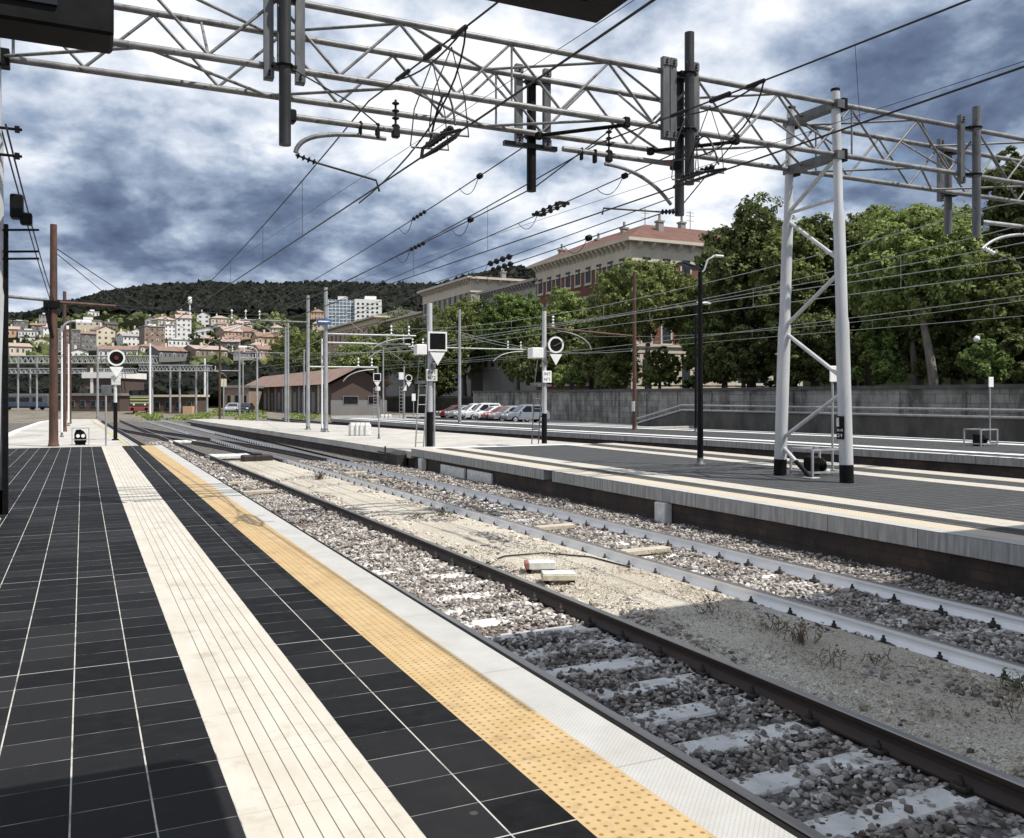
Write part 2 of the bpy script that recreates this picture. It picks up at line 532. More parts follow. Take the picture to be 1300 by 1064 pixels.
def m_stone(name, cols, spec=0.3):
    m, nt, b = new_mat(name)
    g = node(nt, 'ShaderNodeNewGeometry')
    rnd = g.outputs['Random Per Island']
    c = ramp(nt, rnd, cols)
    n1 = noise(nt, ocoord(nt), 45, 4, 0.65)
    c = mix(nt, ramp(nt, n1, [(0.4, (0, 0, 0)), (0.75, (0.5, 0.5, 0.5))]), c, (0.33, 0.29, 0.25))
    n2 = noise(nt, ocoord(nt), 1.3, 5, 0.6)
    c = mix(nt, ramp(nt, n2, [(0.50, (0, 0, 0)), (0.68, (0.6, 0.6, 0.6))]), c, (0.13, 0.085, 0.06))
    setc(nt, b, 'Base Color', c)
    setc(nt, b, 'Roughness', 0.85)
    b.inputs['Specular IOR Level'].default_value = spec
    return m


def m_gravel(name, cols, scale, bmpd=0.02, stain=None):
    m, nt, b = new_mat(name)
    v = ocoord(nt)
    vo = node(nt, 'ShaderNodeTexVoronoi', {'Vector': v, 'Scale': scale, 'Randomness': 1.0})
    rnd = node(nt, 'ShaderNodeSeparateColor', {0: vo.outputs['Color']}).outputs[0]
    c = ramp(nt, rnd, cols)
    n1 = noise(nt, v, 0.5, 5, 0.6)
    if stain:
        c = mix(nt, ramp(nt, n1, [(0.42, (0, 0, 0)), (0.62, (0.8, 0.8, 0.8))]), c, stain)
    dk = ramp(nt, vo.outputs['Distance'], [(0.40, (0, 0, 0)), (0.8, (0.55, 0.55, 0.55))])
    c = mix(nt, dk, c, (0.09, 0.078, 0.066))
    setc(nt, b, 'Base Color', c)
    setc(nt, b, 'Roughness', 0.9)
    b.inputs['Specular IOR Level'].default_value = 0.2
    hh = mth(nt, 'ADD', mth(nt, 'SUBTRACT', 1.0, vo.outputs['Distance']), mth(nt, 'MULTIPLY', rnd, 0.7))
    bump(nt, b, hh, 0.8, bmpd)
    return m


STONES = [(0.0, (0.05, 0.044, 0.041)), (0.15, (0.12, 0.108, 0.10)), (0.4, (0.26, 0.237, 0.222)), (0.7, (0.39, 0.36, 0.335)), (0.88, (0.52, 0.49, 0.465)), (1.0, (0.66, 0.64, 0.61))]
MAT['tile'] = m_tile()
MAT['tilegrey'] = m_tile('sheen grey platform tiles', 0.55)  # grazing sheen of the far tiles mixed into the colour as grey
MAT['guide'] = m_guide()
MAT['tactile'] = m_tactile()
MAT['tactilepale'] = m_tactile('worn pale tactile strip', 0.75)
MAT['edge'] = m_edge()
MAT['stone'] = m_stone('crushed ballast stones', STONES)
MAT['pebble'] = m_stone('fine pale gravel stones', [(0.0, (0.26, 0.22, 0.165)), (0.4, (0.50, 0.45, 0.36)), (1.0, (0.76, 0.72, 0.63))])
MAT['ballast'] = m_gravel('ballast bed', [(p_, tuple(x * 0.45 for x in c_)) for p_, c_ in STONES[1:5]], 19, 0.03)  # bed colour darkened to stand for the shadow between loose stones
MAT['gravel'] = m_gravel('fine pale path gravel', [(0.0, (0.44, 0.395, 0.32)), (0.5, (0.64, 0.59, 0.50)), (1.0, (0.80, 0.765, 0.68))], 70, 0.012, (0.50, 0.445, 0.36))
MAT['yard'] = m_gravel('stony yard ground', [(0.0, (0.12, 0.1, 0.08)), (0.5, (0.24, 0.21, 0.17)), (1.0, (0.36, 0.32, 0.27))], 14, 0.02, (0.11, 0.10, 0.075))

# ------------------------------------------------------------------ the ground, platforms and tracks
RT = -0.50           # rail top


def sheet(name, mat, quads, label=None, parent=None):
    mb = MB()
    for q in quads: mb.add(q, [(0, 1, 2, 3)])
    o = mb.build(name, mat, parent)
    if parent is None: structure(o, label)
    return o


g = 3500.0
sheet('ground', MAT['yard'], [[(-g, -60, -0.74), (g, -60, -0.74), (g, g, -0.74), (-g, g, -0.74)]], 'stony brown yard ground between the tracks')


def strip(name, x0, x1, mat, z, skewed=True, ys=None, bump_amp=0.0, nx=2, seed=0, label=None):
    """a strip of ground along the tracks, gently uneven"""
    ys = ys or [-6 + 0.4 * i for i in range(60)] + [18 + 2 * i for i in range(36)]
    vs, fs = [], []
    for i, Y in enumerate(ys):
        k = skew(Y) if skewed else 0
        for j in range(nx):
            t = j / (nx - 1)
            x = x0 + (x1 - x0) * t
            h = bump_amp * (mnoise.noise(Vector((x * 0.9 + seed, Y * 0.7, seed))) + 0.6 * mnoise.noise(Vector((x * 2.7 + seed, Y * 2.3, 5))))
            crown = math.sin(math.pi * t) if bump_amp else 0
            vs.append((x + k, Y, z + h * min(1, crown * 3) - (0.07 * (1 - min(1, crown * 2.5)) if bump_amp else 0)))
    for i in range(len(ys) - 1):
        for j in range(nx - 1):
            a = i * nx + j
            fs.append((a, a + 1, a + nx + 1, a + nx))
    mb = MB(); mb.add(vs, fs, 0, True)
    return structure(mb.build(name, mat), label)


strip('ballast_bed', 2.3, 5.15, MAT['ballast'], -0.675, label='dark crushed ballast bed under the nearest track')
strip('ballast_bed', 6.2, 9.7, MAT['ballast'], -0.677, label='crushed ballast bed under the second track')
strip('ballast_bed', 5.12, 6.23, MAT['ballast'], -0.672, ys=[29 + 2 * i for i in range(32)], label='stony strip between the tracks far along')
strip('ballast_bed', 8.45, 9.72, MAT['ballast'], -0.605, skewed=False, label='ballast shoulder along the wall of the second platform')
strip('gravel_path', 4.80, 6.75, MAT['gravel'], -0.575, bump_amp=0.02, nx=14, seed=3, ys=[-6 + 0.4 * i for i in range(60)] + [18 + i for i in range(15)], label='pale fine gravel path between the two tracks')
strip('ballast_bed', 16.5, 23.5, MAT['ballast'], -0.676, label='ballast bed between the second and third platforms')
strip('ballast_bed', 28.0, 36.0, MAT['ballast'], -0.675, label='ballast bed behind the third platform')
strip('ballast_bed', -9.5, -3.0, MAT['ballast'], -0.676, skewed=False, label='ballast bed left of the nearest platform')


def m_face():
    m, nt, b = new_mat('streaked grey platform coping')
    v = ocoord(nt)
    sp = node(nt, 'ShaderNodeSeparateXYZ', {0: v})
    st = noise(nt, node(nt, 'ShaderNodeMapping', {'Vector': v, 'Scale': (1, 5, 0.5)}).outputs[0], 3.0, 5, 0.65)
    c = mix(nt, ramp(nt, st, [(0.36, (0, 0, 0)), (0.66, (1, 1, 1))]), (0.40, 0.39, 0.37), (0.21, 0.205, 0.195))
    cj = line_mask(nt, sp.outputs[1], 1.5, 0.008, 0.4)
    c = mix(nt, mth(nt, 'MULTIPLY', cj, 0.8), c, (0.06, 0.055, 0.05))
    setc(nt, b, 'Base Color', c); setc(nt, b, 'Roughness', 0.8)
    bump(nt, b, noise(nt, v, 30, 4), 0.3, 0.004)
    return m


def m_plinth():
    m, nt, b = new_mat('rust stained brick platform wall')
    v = ocoord(nt)
    sw = node(nt, 'ShaderNodeSeparateXYZ', {0: v})
    vv = node(nt, 'ShaderNodeCombineXYZ', {0: sw.outputs[1], 1: sw.outputs[2], 2: 0.0}).outputs[0]
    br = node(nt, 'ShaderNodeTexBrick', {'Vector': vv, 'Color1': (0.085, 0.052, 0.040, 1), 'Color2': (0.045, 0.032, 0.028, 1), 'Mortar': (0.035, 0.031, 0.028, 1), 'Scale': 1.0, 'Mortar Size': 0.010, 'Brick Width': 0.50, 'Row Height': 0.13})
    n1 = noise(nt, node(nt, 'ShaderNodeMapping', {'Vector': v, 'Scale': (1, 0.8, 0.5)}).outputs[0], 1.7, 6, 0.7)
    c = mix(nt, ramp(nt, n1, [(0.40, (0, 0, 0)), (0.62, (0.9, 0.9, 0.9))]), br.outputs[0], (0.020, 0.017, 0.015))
    setc(nt, b, 'Base Color', c); setc(nt, b, 'Roughness', 0.85)
    bump(nt, b, br.outputs[1], 0.5, -0.01)
    return m


MAT['face'] = m_face()
MAT['plinth'] = m_plinth()


def poly_strip(name, mat, near, far, z, parent):
    """near, far: lists of (x, y); a flat strip between two lines"""
    mb = MB()
    n = len(near)
    vs = [(x, y, z) for x, y in near] + [(x, y, z) for x, y in far]
    mb.add(vs, [(i, n + i, n + i + 1, i + 1) for i in range(n - 1)])
    return mb.build(name, mat, parent)


def guide_at(name, mat, x0, x1, ys, parent, z=0.0, fx=None):
    """sheet with its own origin at x0 so that the strip's pattern is in step with its edge"""
    mb = MB()
    w = x1 - x0
    vs = []
    for y in ys:
        k = fx(y) if fx else 0
        vs += [(k, y, 0), (k + w, y, 0)]
    mb.add(vs, [(2 * i, 2 * i + 1, 2 * i + 3, 2 * i + 2) for i in range(len(ys) - 1)])
    o = mb.build(name, mat, parent)
    o.location = (x0, 0, z)
    return o


# nearest platform
P1 = thing('platform', 'nearest platform of black tiles with white and ochre strips', 'platform')
del P1['category']
structure(P1)
E1 = 2.409
ysP = [-8, 32.4]
MB().box(-3.1, E1, -8, 32.4, -0.95, -0.006).build('body', MAT['face'], P1)
poly_strip('tile_paving', MAT['tile'], [(-3.0, -8), (-3.0, 32.4)], [(0.556, -8), (0.556, 32.4)], 0, P1)
poly_strip('tile_paving', MAT['tile'], [(1.155, -8), (1.155, 32.4)], [(1.736, -8), (1.736, 32.4)], 0, P1)
guide_at('guide_strip', MAT['guide'], 0.556, 1.155, ysP, P1)
guide_at('tactile_strip', MAT['tactile'], 1.736, 2.14, ysP, P1)
guide_at('edge_stone', MAT['edge'], 2.14, E1, ysP, P1)
MB().box(E1 + 0.001, E1 + 0.045, -8, 32.4, -0.14, -0.008).build('edge_bumper', MAT['rubber'], P1)
# concrete end of the nearest platform
PC = MB()
pl = [(-3.1, 32.405), (-3.05, 50), (-2.6, 66), (-1.8, 72)]
pr = [(1.72, 32.405), (1.45, 45), (1.1, 60), (0.9, 72)]
n = len(pl)
top = [(x, y, -0.02) for x, y in pl] + [(x, y, -0.02) for x, y in pr]
bot = [(x, y, -0.9) for x, y in pl] + [(x, y, -0.9) for x, y in pr]
fs = [(i, n + i, n + i + 1, i + 1) for i in range(n - 1)]
fs += [(n + i, 3 * n + i, 3 * n + i + 1, n + i + 1) for i in range(n - 1)] + [(i, i + 1, 2 * n + i + 1, 2 * n + i) for i in range(n - 1)]
fs += [(n - 1, 2 * n - 1, 4 * n - 1, 3 * n - 1), (0, 2 * n, 3 * n, n)]
PC.add(top + bot, fs)
pc = structure(PC.build('pavement', MAT['concrete']), 'pale concrete end of the nearest platform beyond the black tiles')
ly = MB()
MAT['linepaint'] = weathered('worn yellow line paint', (0.5, 0.40, 0.12), (0.42, 0.36, 0.22), 3, 0.7)
for i in range(3):
    (xa, ya), (xb, yb) = pr[i], pr[i + 1]
    ly.add([(xa - 0.42, ya, -0.015), (xa - 0.30, ya, -0.015), (xb - 0.30, yb, -0.015), (xb - 0.42, yb, -0.015)], [(0, 1, 2, 3)])
ly.build('yellow_line', MAT['linepaint'], pc)
lw = MB()
for i in range(3):
    (xa, ya), (xb, yb) = pl[i], pl[i + 1]
    lw.add([(xa + 0.02, ya, -0.015), (xa + 0.35, ya, -0.015), (xb + 0.35, yb, -0.015), (xb + 0.02, yb, -0.015)], [(0, 1, 2, 3)])
lw.build('white_line', MAT['white'], pc)

# second platform
P2 = thing('platform', 'second platform of dark tiles carrying the gantry leg', 'platform')
del P2['category']
structure(P2)
A2, B2 = 9.37, 16.9
ys2 = [-8, 27.0]


def coping(parent, x0, x1, y0, y1, hole=None):
    cuts = [y0] + (list(hole) if hole else []) + [y1]
    for i in range(0, len(cuts), 2):
        MB().bbox(x0, x1, cuts[i], cuts[i + 1], -0.24, -0.006, 0.008).build('coping', MAT['face'], parent)


coping(P2, A2, A2 + 0.6, -8, 27.0, (17.55, 17.95))
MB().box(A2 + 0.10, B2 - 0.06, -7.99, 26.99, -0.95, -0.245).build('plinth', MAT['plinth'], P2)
MB().box(A2 + 0.25, A2 + 0.59, 17.56, 17.94, -0.245, -0.02).build('recess', MAT['black'], P2)  # black box put in for the darkness inside the hole
MB().box(A2 + 0.605, B2, -8, 27.0, -0.24, -0.006).build('slab', MAT['face'], P2)
guide_at('edge_stone', MAT['edge'], A2, A2 + 0.27, ys2, P2)
guide_at('tactile_strip', MAT['tactilepale'], A2 + 0.27, A2 + 0.67, ys2, P2)
poly_strip('tile_paving', MAT['tilegrey'], [(A2 + 0.67, -8), (A2 + 0.67, 27)], [(A2 + 1.15, -8), (A2 + 1.15, 27)], 0, P2)
guide_at('guide_strip', MAT['guide'], A2 + 1.15, A2 + 1.75, ys2, P2)
poly_strip('tile_paving', MAT['tilegrey'], [(A2 + 1.75, -8), (A2 + 1.75, 27)], [(14.75, -8), (14.75, 27)], 0, P2)
guide_at('guide_strip', MAT['guide'], 14.75, 15.35, ys2, P2)
poly_strip('tile_paving', MAT['tilegrey'], [(15.35, -8), (15.35, 27)], [(16.2, -8), (16.2, 27)], 0, P2)
guide_at('tactile_strip', MAT['tactilepale'], 16.2, 16.6, ys2, P2)
guide_at('edge_stone', MAT['edge'], 16.6, 16.9, ys2, P2)
sheet('cross_strip', MAT['white'], [[(10.0, 26.6, 0.004), (15.8, 26.6, 0.004), (15.8, 26.95, 0.004), (10.0, 26.95, 0.004)]], parent=P2)


def slab(name, mats, near, far, z0, z1, label, wallin=0.08):
    """raised slab between two polylines, coping over a recessed plinth"""
    mb = MB()
    n = len(near)
    N = [(x, y) for x, y in near]; Fr = [(x, y) for x, y in far]
    zt, zm = z1, z1 - 0.22
    vs = []
    for z in (zt, zm):
        vs += [(x, y, z) for x, y in N] + [(x, y, z) for x, y in Fr]
    fs = [(i, n + i, n + i + 1, i + 1) for i in range(n - 1)]
    for a in range(n - 1):
        fs += [(a, a + 1, 2 * n + a + 1, 2 * n + a), (n + a, 3 * n + a, 3 * n + a + 1, n + a + 1), (2 * n + a, 2 * n + a + 1, 3 * n + a + 1, 3 * n + a)]
    fs += [(n - 1, 2 * n - 1, 4 * n - 1, 3 * n - 1), (0, 2 * n, 3 * n, n)]
    mb.add(vs, fs, 0)
    vs = []
    for z in (zm + 0.002, z0):
        vs += [(x + wallin, y, z) for x, y in N] + [(x - wallin, y, z) for x, y in Fr]
    fs = []
    for a in range(n - 1):
        fs += [(a, a + 1, 2 * n + a + 1, 2 * n + a), (n + a, 3 * n + a, 3 * n + a + 1, n + a + 1)]
    fs += [(n - 1, 2 * n - 1, 4 * n - 1, 3 * n - 1), (0, 2 * n, 3 * n, n)]
    mb.add(vs, fs, 1)
    return structure(mb.build(name, mats), label)


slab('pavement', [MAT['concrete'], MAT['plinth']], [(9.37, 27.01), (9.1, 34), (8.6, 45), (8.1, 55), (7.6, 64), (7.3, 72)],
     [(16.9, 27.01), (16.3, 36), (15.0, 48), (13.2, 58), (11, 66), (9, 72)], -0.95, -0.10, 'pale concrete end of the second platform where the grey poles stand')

# third platform
P3n = [(22.9, -8), (22.7, 12), (22.3, 17), (21.3, 27), (19.8, 36), (18.2, 46), (17.6, 56), (16.6, 66)]
P3f = [(31.2, -8), (31.0, 12), (30.6, 17), (29.8, 27), (28.0, 36), (26.0, 46), (23.6, 56), (20.4, 66)]
P3 = slab('platform', [MAT['face'], MAT['plinth']], P3n, P3f, -0.95, -0.006, 'third platform, far off with dark tiles and white strips')


def off(line, d): return [(x + d, y) for x, y in line]


EDGEG = MAT['dirtywhite']
poly_strip('edge_stone', MAT['white'], off(P3n, 0.0), off(P3n, 0.3), 0, P3)
poly_strip('tile_paving', MAT['tilegrey'], off(P3n, 0.3), off(P3n, 1.2), 0, P3)
poly_strip('guide_strip', MAT['white'], off(P3n, 1.2), off(P3n, 1.85), 0, P3)
poly_strip('tile_paving', MAT['tilegrey'], off(P3n, 1.85), off(P3f, -1.85), 0, P3)
poly_strip('guide_strip', MAT['white'], off(P3f, -1.85), off(P3f, -1.2), 0, P3)
poly_strip('tile_paving', MAT['tilegrey'], off(P3f, -1.2), off(P3f, -0.3), 0, P3)
poly_strip('edge_stone', MAT['white'], off(P3f, -0.3), off(P3f, 0), 0, P3)

# ------------------------------------------------------------------ tracks
PROF = [(-0.07, 0), (0.07, 0), (0.07, 0.016), (0.022, 0.066), (0.012, 0.105), (0.036, 0.115), (0.036, 0.145), (0.028, 0.152), (-0.028, 0.152), (-0.036, 0.145), (-0.036, 0.115), (-0.012, 0.105), (-0.022, 0.066), (-0.07, 0.016)]
# faces by profile edge: 6,7,8 = running surface
WEB = [0, 0, 0, 0, 0, 0, 1, 1, 1, 0, 0, 0, 0, 0]


def rail(parent, pts, web, head):
    mb = MB(); mb.extrude_profile(PROF, pts, 0, WEB)
    return mb.build('rail', [web, head], parent)


random.seed(11)


def track(label, x0, x1, web, head, ys, group='railway tracks', clips=None, sleepers=None, path=None):
    t = thing('railway_track', label, 'track', (0, 0, 0), 0, group)
    for x in (x0, x1):
        rail(t, [((x + skew(y) if path is None else path(y) + x), y, RT - 0.152) for y in ys], web, head)
    if sleepers:
        xm = (x0 + x1) / 2
        for y in sleepers:
            k = skew(y)
            MB().bbox(xm - 1.22 + k, xm + 1.22 + k, y - 0.13, y + 0.13, -0.80, RT - 0.158, 0.02).build('sleeper', MAT['sleeper'], t)
    if clips:
        proto = MB()
        proto.box(-0.15, 0.15, -0.075, 0.075, -0.012, 0.001)
        proto.bbox(-0.13, -0.055, -0.06, 0.06, 0, 0.035, 0.008)
        proto.bbox(0.055, 0.13, -0.06, 0.06, 0, 0.035, 0.008)
        for s in (-1, 1):
            proto._lathe(Vector((s * 0.095, 0, 0.035)), [(0.024, 0), (0.024, 0.03), (0.013, 0.031), (0.013, 0.06)], 6, 0, Vector((0, 0, 1)))
        first = None
        rest = MB()
        c = 0
        for y in clips:
            for x in (x0, x1):
                loc = Vector((x + skew(y), y, RT - 0.152))
                if c < 96:
                    if first is None:
                        first = o = proto.build('rail_clip', MAT['clip'], t)
                    else:
                        o = first.copy(); COL.objects.link(o); o.parent = t
                    o.location = loc
                else:
                    rest.add([Vector(v) + loc for v in proto.v], proto.f)
                c += 1
        if rest.v:
            tag(rest.build('rail_clip', MAT['clip'], t), kind='stuff')
    return t


YT = [-6, 0, 2, 4, 6, 8, 10, 12] + list(range(15, 93, 3))
SL = [1.2 + 0.6 * i for i in range(34)]
track('nearest track with dark rusty rails beside the black platform', 3.25, 4.72, MAT['railrust'], MAT['railhead'], YT, sleepers=SL, clips=[y for y in SL] + [21.6 + 0.6 * i for i in range(40)])
track('second track with whitewashed rails beyond the gravel path', 6.78, 8.29, MAT['railwhite'], MAT['railhead'], YT, sleepers=[3.0 + 0.6 * i for i in range(26)], clips=[3.0 + 0.6 * i for i in range(90)])
track('third track in the dark gap behind the second platform', 18.0, 19.5, MAT['railrust'], MAT['railhead'], YT)
track('fourth track hugging the edge of the third platform', 20.1, 21.6, MAT['railrust'], MAT['railhead'], [-6, 0, 6, 12, 18])
track('track behind the third platform before the low wall', 32.4, 33.9, MAT['railrust'], MAT['railhead'], [-6, 12, 30, 48, 66, 90])
track('curving track at far left beside the concrete platform end', -6.3, -4.8, MAT['railrust'], MAT['railhead'], list(range(-6, 96, 6)), path=lambda y: 0.0 if y < 40 else -0.006 * (y - 40) ** 2 / 2)


def crossover(y):
    t = min(1, max(0, (y - 31) / 40)); t = t * t * (3 - 2 * t)
    return -3.3 * t


tx = thing('railway_track', 'crossover track slanting left from the second track to the first', 'track', (0, 0, 0), 0, 'railway tracks')
for x in (6.6, 8.1):
    rail(tx, [(x + skew(y) + crossover(y), y, RT - 0.150) for y in range(31, 92, 3)], MAT['railrust'], MAT['railhead'])

# ------------------------------------------------------------------ loose stones
def ico():
    bm = bmesh.new()
    bmesh.ops.create_icosphere(bm, subdivisions=1, radius=1.0)
    v = np.array([p.co[:] for p in bm.verts]); f = np.array([[q.index for q in p.verts] for p in bm.faces])
    bm.free()
    return v, f


IV, IF = ico()


def rocks(name, pts, sizes, mat, label, seed, flat=0.75):
    rng = np.random.default_rng(seed)
    k = len(pts); nv, nf = len(IV), len(IF)
    base = np.array([IV * rng.uniform(0.55, 1.35, (nv, 1)) * rng.uniform(0.6, 1.3, (1, 3)) for _ in range(24)])
    V = base[rng.integers(0, 24, k)].copy()
    a = rng.uniform(0, 2 * np.pi, k); b = rng.uniform(-0.6, 0.6, k)
    ca, sa, cb, sb = np.cos(a), np.sin(a), np.cos(b), np.sin(b)
    R = np.zeros((k, 3, 3))
    R[:, 0, 0] = ca; R[:, 0, 1] = -sa * cb; R[:, 0, 2] = sa * sb
    R[:, 1, 0] = sa; R[:, 1, 1] = ca * cb; R[:, 1, 2] = -ca * sb
    R[:, 2, 1] = sb; R[:, 2, 2] = cb
    V[:, :, 2] *= flat
    V = np.einsum('kij,kvj->kvi', R, V) * np.asarray(sizes)[:, None, None] + np.asarray(pts)[:, None, :]
    Fc = (IF[None] + (np.arange(k) * nv)[:, None, None]).reshape(-1, 3)
    me = bpy.data.meshes.new(name)
    me.vertices.add(k * nv); me.vertices.foreach_set('co', V.reshape(-1).astype(np.float32))
    me.loops.add(len(Fc) * 3); me.loops.foreach_set('vertex_index', Fc.reshape(-1).astype(np.int32))
    me.polygons.add(len(Fc)); me.polygons.foreach_set('loop_start', (np.arange(len(Fc)) * 3).astype(np.int32))
    me.materials.append(mat)
    me.update(calc_edges=True)
    me.shade_flat()
    o = bpy.data.objects.new(name, me); COL.objects.link(o)
    return tag(o, label, kind='stuff')


vskew = np.vectorize(skew)


def scatter(spec, seed):
    """spec rows: x0, x1, y0, y1, per m2, size lo, size hi, z"""
    rng = np.random.default_rng(seed)
    P, Z = [], []
    for x0, x1, y0, y1, dens, lo, hi, z in spec:
        n = int((x1 - x0) * (y1 - y0) * dens)
        x = rng.uniform(x0, x1, n); y = rng.uniform(y0, y1, n)
        sz = rng.uniform(lo, hi, n) * rng.uniform(0.6, 1.0, n)
        hmp = 0.022 * np.sin(x * 5.1 + y * 1.3) * np.sin(y * 2.9 - x) + rng.uniform(-0.012, 0.02, n)
        P.append(np.stack([x + vskew(y), y, z + hmp], 1)); Z.append(sz)
    return np.concatenate(P), np.concatenate(Z)


p, s = scatter([
    (2.47, 3.14, 1.0, 12, 640, 0.019, 0.040, -0.655), (3.34, 4.64, 1.0, 12, 640, 0.019, 0.040, -0.662),
    (4.80, 5.06, 1.0, 12, 560, 0.019, 0.040, -0.65), (3.34, 4.64, 12, 22, 420, 0.026, 0.045, -0.645),
    (2.47, 3.10, 12, 22, 240, 0.028, 0.046, -0.65), (4.77, 5.05, 12, 30, 200, 0.028, 0.048, -0.65), (3.27, 4.61, 22, 48, 130, 0.035, 0.06, -0.64)], 5)
# the stones leave part of each pale sleeper bare
keep = np.ones(len(p), bool)
ph = np.abs(((p[:, 1] - 1.2 + 0.3) % 0.6) - 0.3)
rngk = np.random.default_rng(3)
edge = np.array([mnoise.noise(Vector((a * 3.1, b * 3.1, 2.0))) + 0.5 * mnoise.noise(Vector((a * 9, b * 9, 4.0))) for a, b in p[:, :2]])
on = (ph < 0.105) & (p[:, 0] > 3.0) & (p[:, 0] < 4.9) & (p[:, 1] < 9) & (edge + 0.14 * (p[:, 0] - 3.9) > -0.06 + 0.03 * (p[:, 1] - 4))
keep[on & (rngk.random(len(p)) < 0.93)] = False
rocks('ballast', p[keep], s[keep], MAT['stone'], 'loose crushed stones between the rails of the nearest track', 1)
p, s = scatter([
    (6.36, 6.70, 3, 16, 480, 0.020, 0.040, -0.65), (6.86, 8.21, 3, 16, 520, 0.020, 0.042, -0.655),
    (8.50, 9.45, 3, 16, 380, 0.018, 0.038, -0.595), (6.86, 8.21, 16, 32, 170, 0.03, 0.05, -0.65),
    (8.60, 9.55, 16, 30, 200, 0.024, 0.042, -0.59), (6.40, 6.70, 16, 32, 150, 0.03, 0.05, -0.65)], 6)
rocks('ballast', p, s, MAT['stone'], 'loose crushed stones along the second track', 2)
p, s = scatter([(5.02, 6.42, 1.8, 12, 900, 0.006, 0.015, -0.576), (4.95, 5.3, 2, 20, 120, 0.02, 0.045, -0.59), (6.15, 6.5, 2, 20, 130, 0.02, 0.045, -0.59)], 7)
rg = np.random.default_rng(12)
xx, yy = rg.uniform(4.98, 6.46, 9000), rg.uniform(1.8, 26, 9000)
kk = np.array([mnoise.noise(Vector((a * 1.1, b * 0.8, 9))) + 0.45 * abs(a - 5.72) for a, b in zip(xx, yy)]) > 0.34
pz = np.stack([xx + vskew(yy), yy, -0.578 + rg.uniform(-0.012, 0.008, 9000)], 1)[kk]
rocks('ballast', pz, rg.uniform(0.012, 0.036, len(pz)), MAT['stone'], 'darker stones spilled in patches over the gravel path', 8)
rocks('gravel', p, s, MAT['pebble'], 'fine pale stones strewn over the gravel path', 3)

# ------------------------------------------------------------------ the portal gantry over the tracks
YN, YF, ZT, ZB = 12.96, 14.22, 7.30, 6.32
GX0, GX1 = -1.05, 27.35
GP = thing('catenary_gantry', 'grey tubular lattice gantry spanning all the tracks on A-shaped legs', 'gantry', (13.15, 13.6, 0))


def gpart(name, mb, mat, parent=None):
    return mb.build(name, mat, parent or GP, world=True)


for nm, y, z in (('chord', YN, ZT), ('chord', YN, ZB), ('chord', YF, ZT), ('chord', YF, ZB)):
    gpart(nm, MB().tube((GX0 - 0.9, y, z), (GX1 + 0.6, y, z), 0.050, n=10), MAT['truss'])
PAN = 1.84
x0 = 4.32 - 3 * PAN
k = 0
nodes_t = [x0 + PAN * i for i in range(0, 17)]
for i, xt in enumerate(nodes_t):
    for y, ph in ((YN, 0.0), (YF, 0.30)):
        xa = xt + ph
        for s in (-1, 1):
            xb = xa + s * PAN / 2
            if GX0 - 0.9 < xb < GX1 + 0.6 and -1.9 < xa < 24:
                gpart('diagonal', MB().tube((xa, y, ZT - 0.03), (xb, y, ZB + 0.03), 0.024, n=6), MAT['truss'])
    if xt < 24 and i % 2 == 0:
        gpart('vertical', MB().tube((xt + 0.03, YN, ZT), (xt + 0.03, YN, ZB), 0.020, n=6), MAT['truss'])
        gpart('vertical', MB().tube((xt + 0.33, YF, ZT), (xt + 0.33, YF, ZB), 0.020, n=6), MAT['truss'])
    if -1.5 < xt < 22:
        gpart('cross_brace', MB().tube((xt + (PAN / 2 if i % 2 else 0), YN, ZB + 0.02), (xt + (PAN / 2 if i % 2 else 0) + 0.05, YF, ZT - 0.02), 0.022, n=6), MAT['truss'])
    if xt < 22:
        s = 1 if i % 2 else -1
        xe = xt + PAN
        for z in (ZT, ZB):
            ya, yb = (YN, YF) if i % 2 else (YF, YN)
            gpart('cross_brace', MB().tube((xt + 0.1, ya, z), (xe + 0.1, yb, z), 0.024, n=6), MAT['truss'])


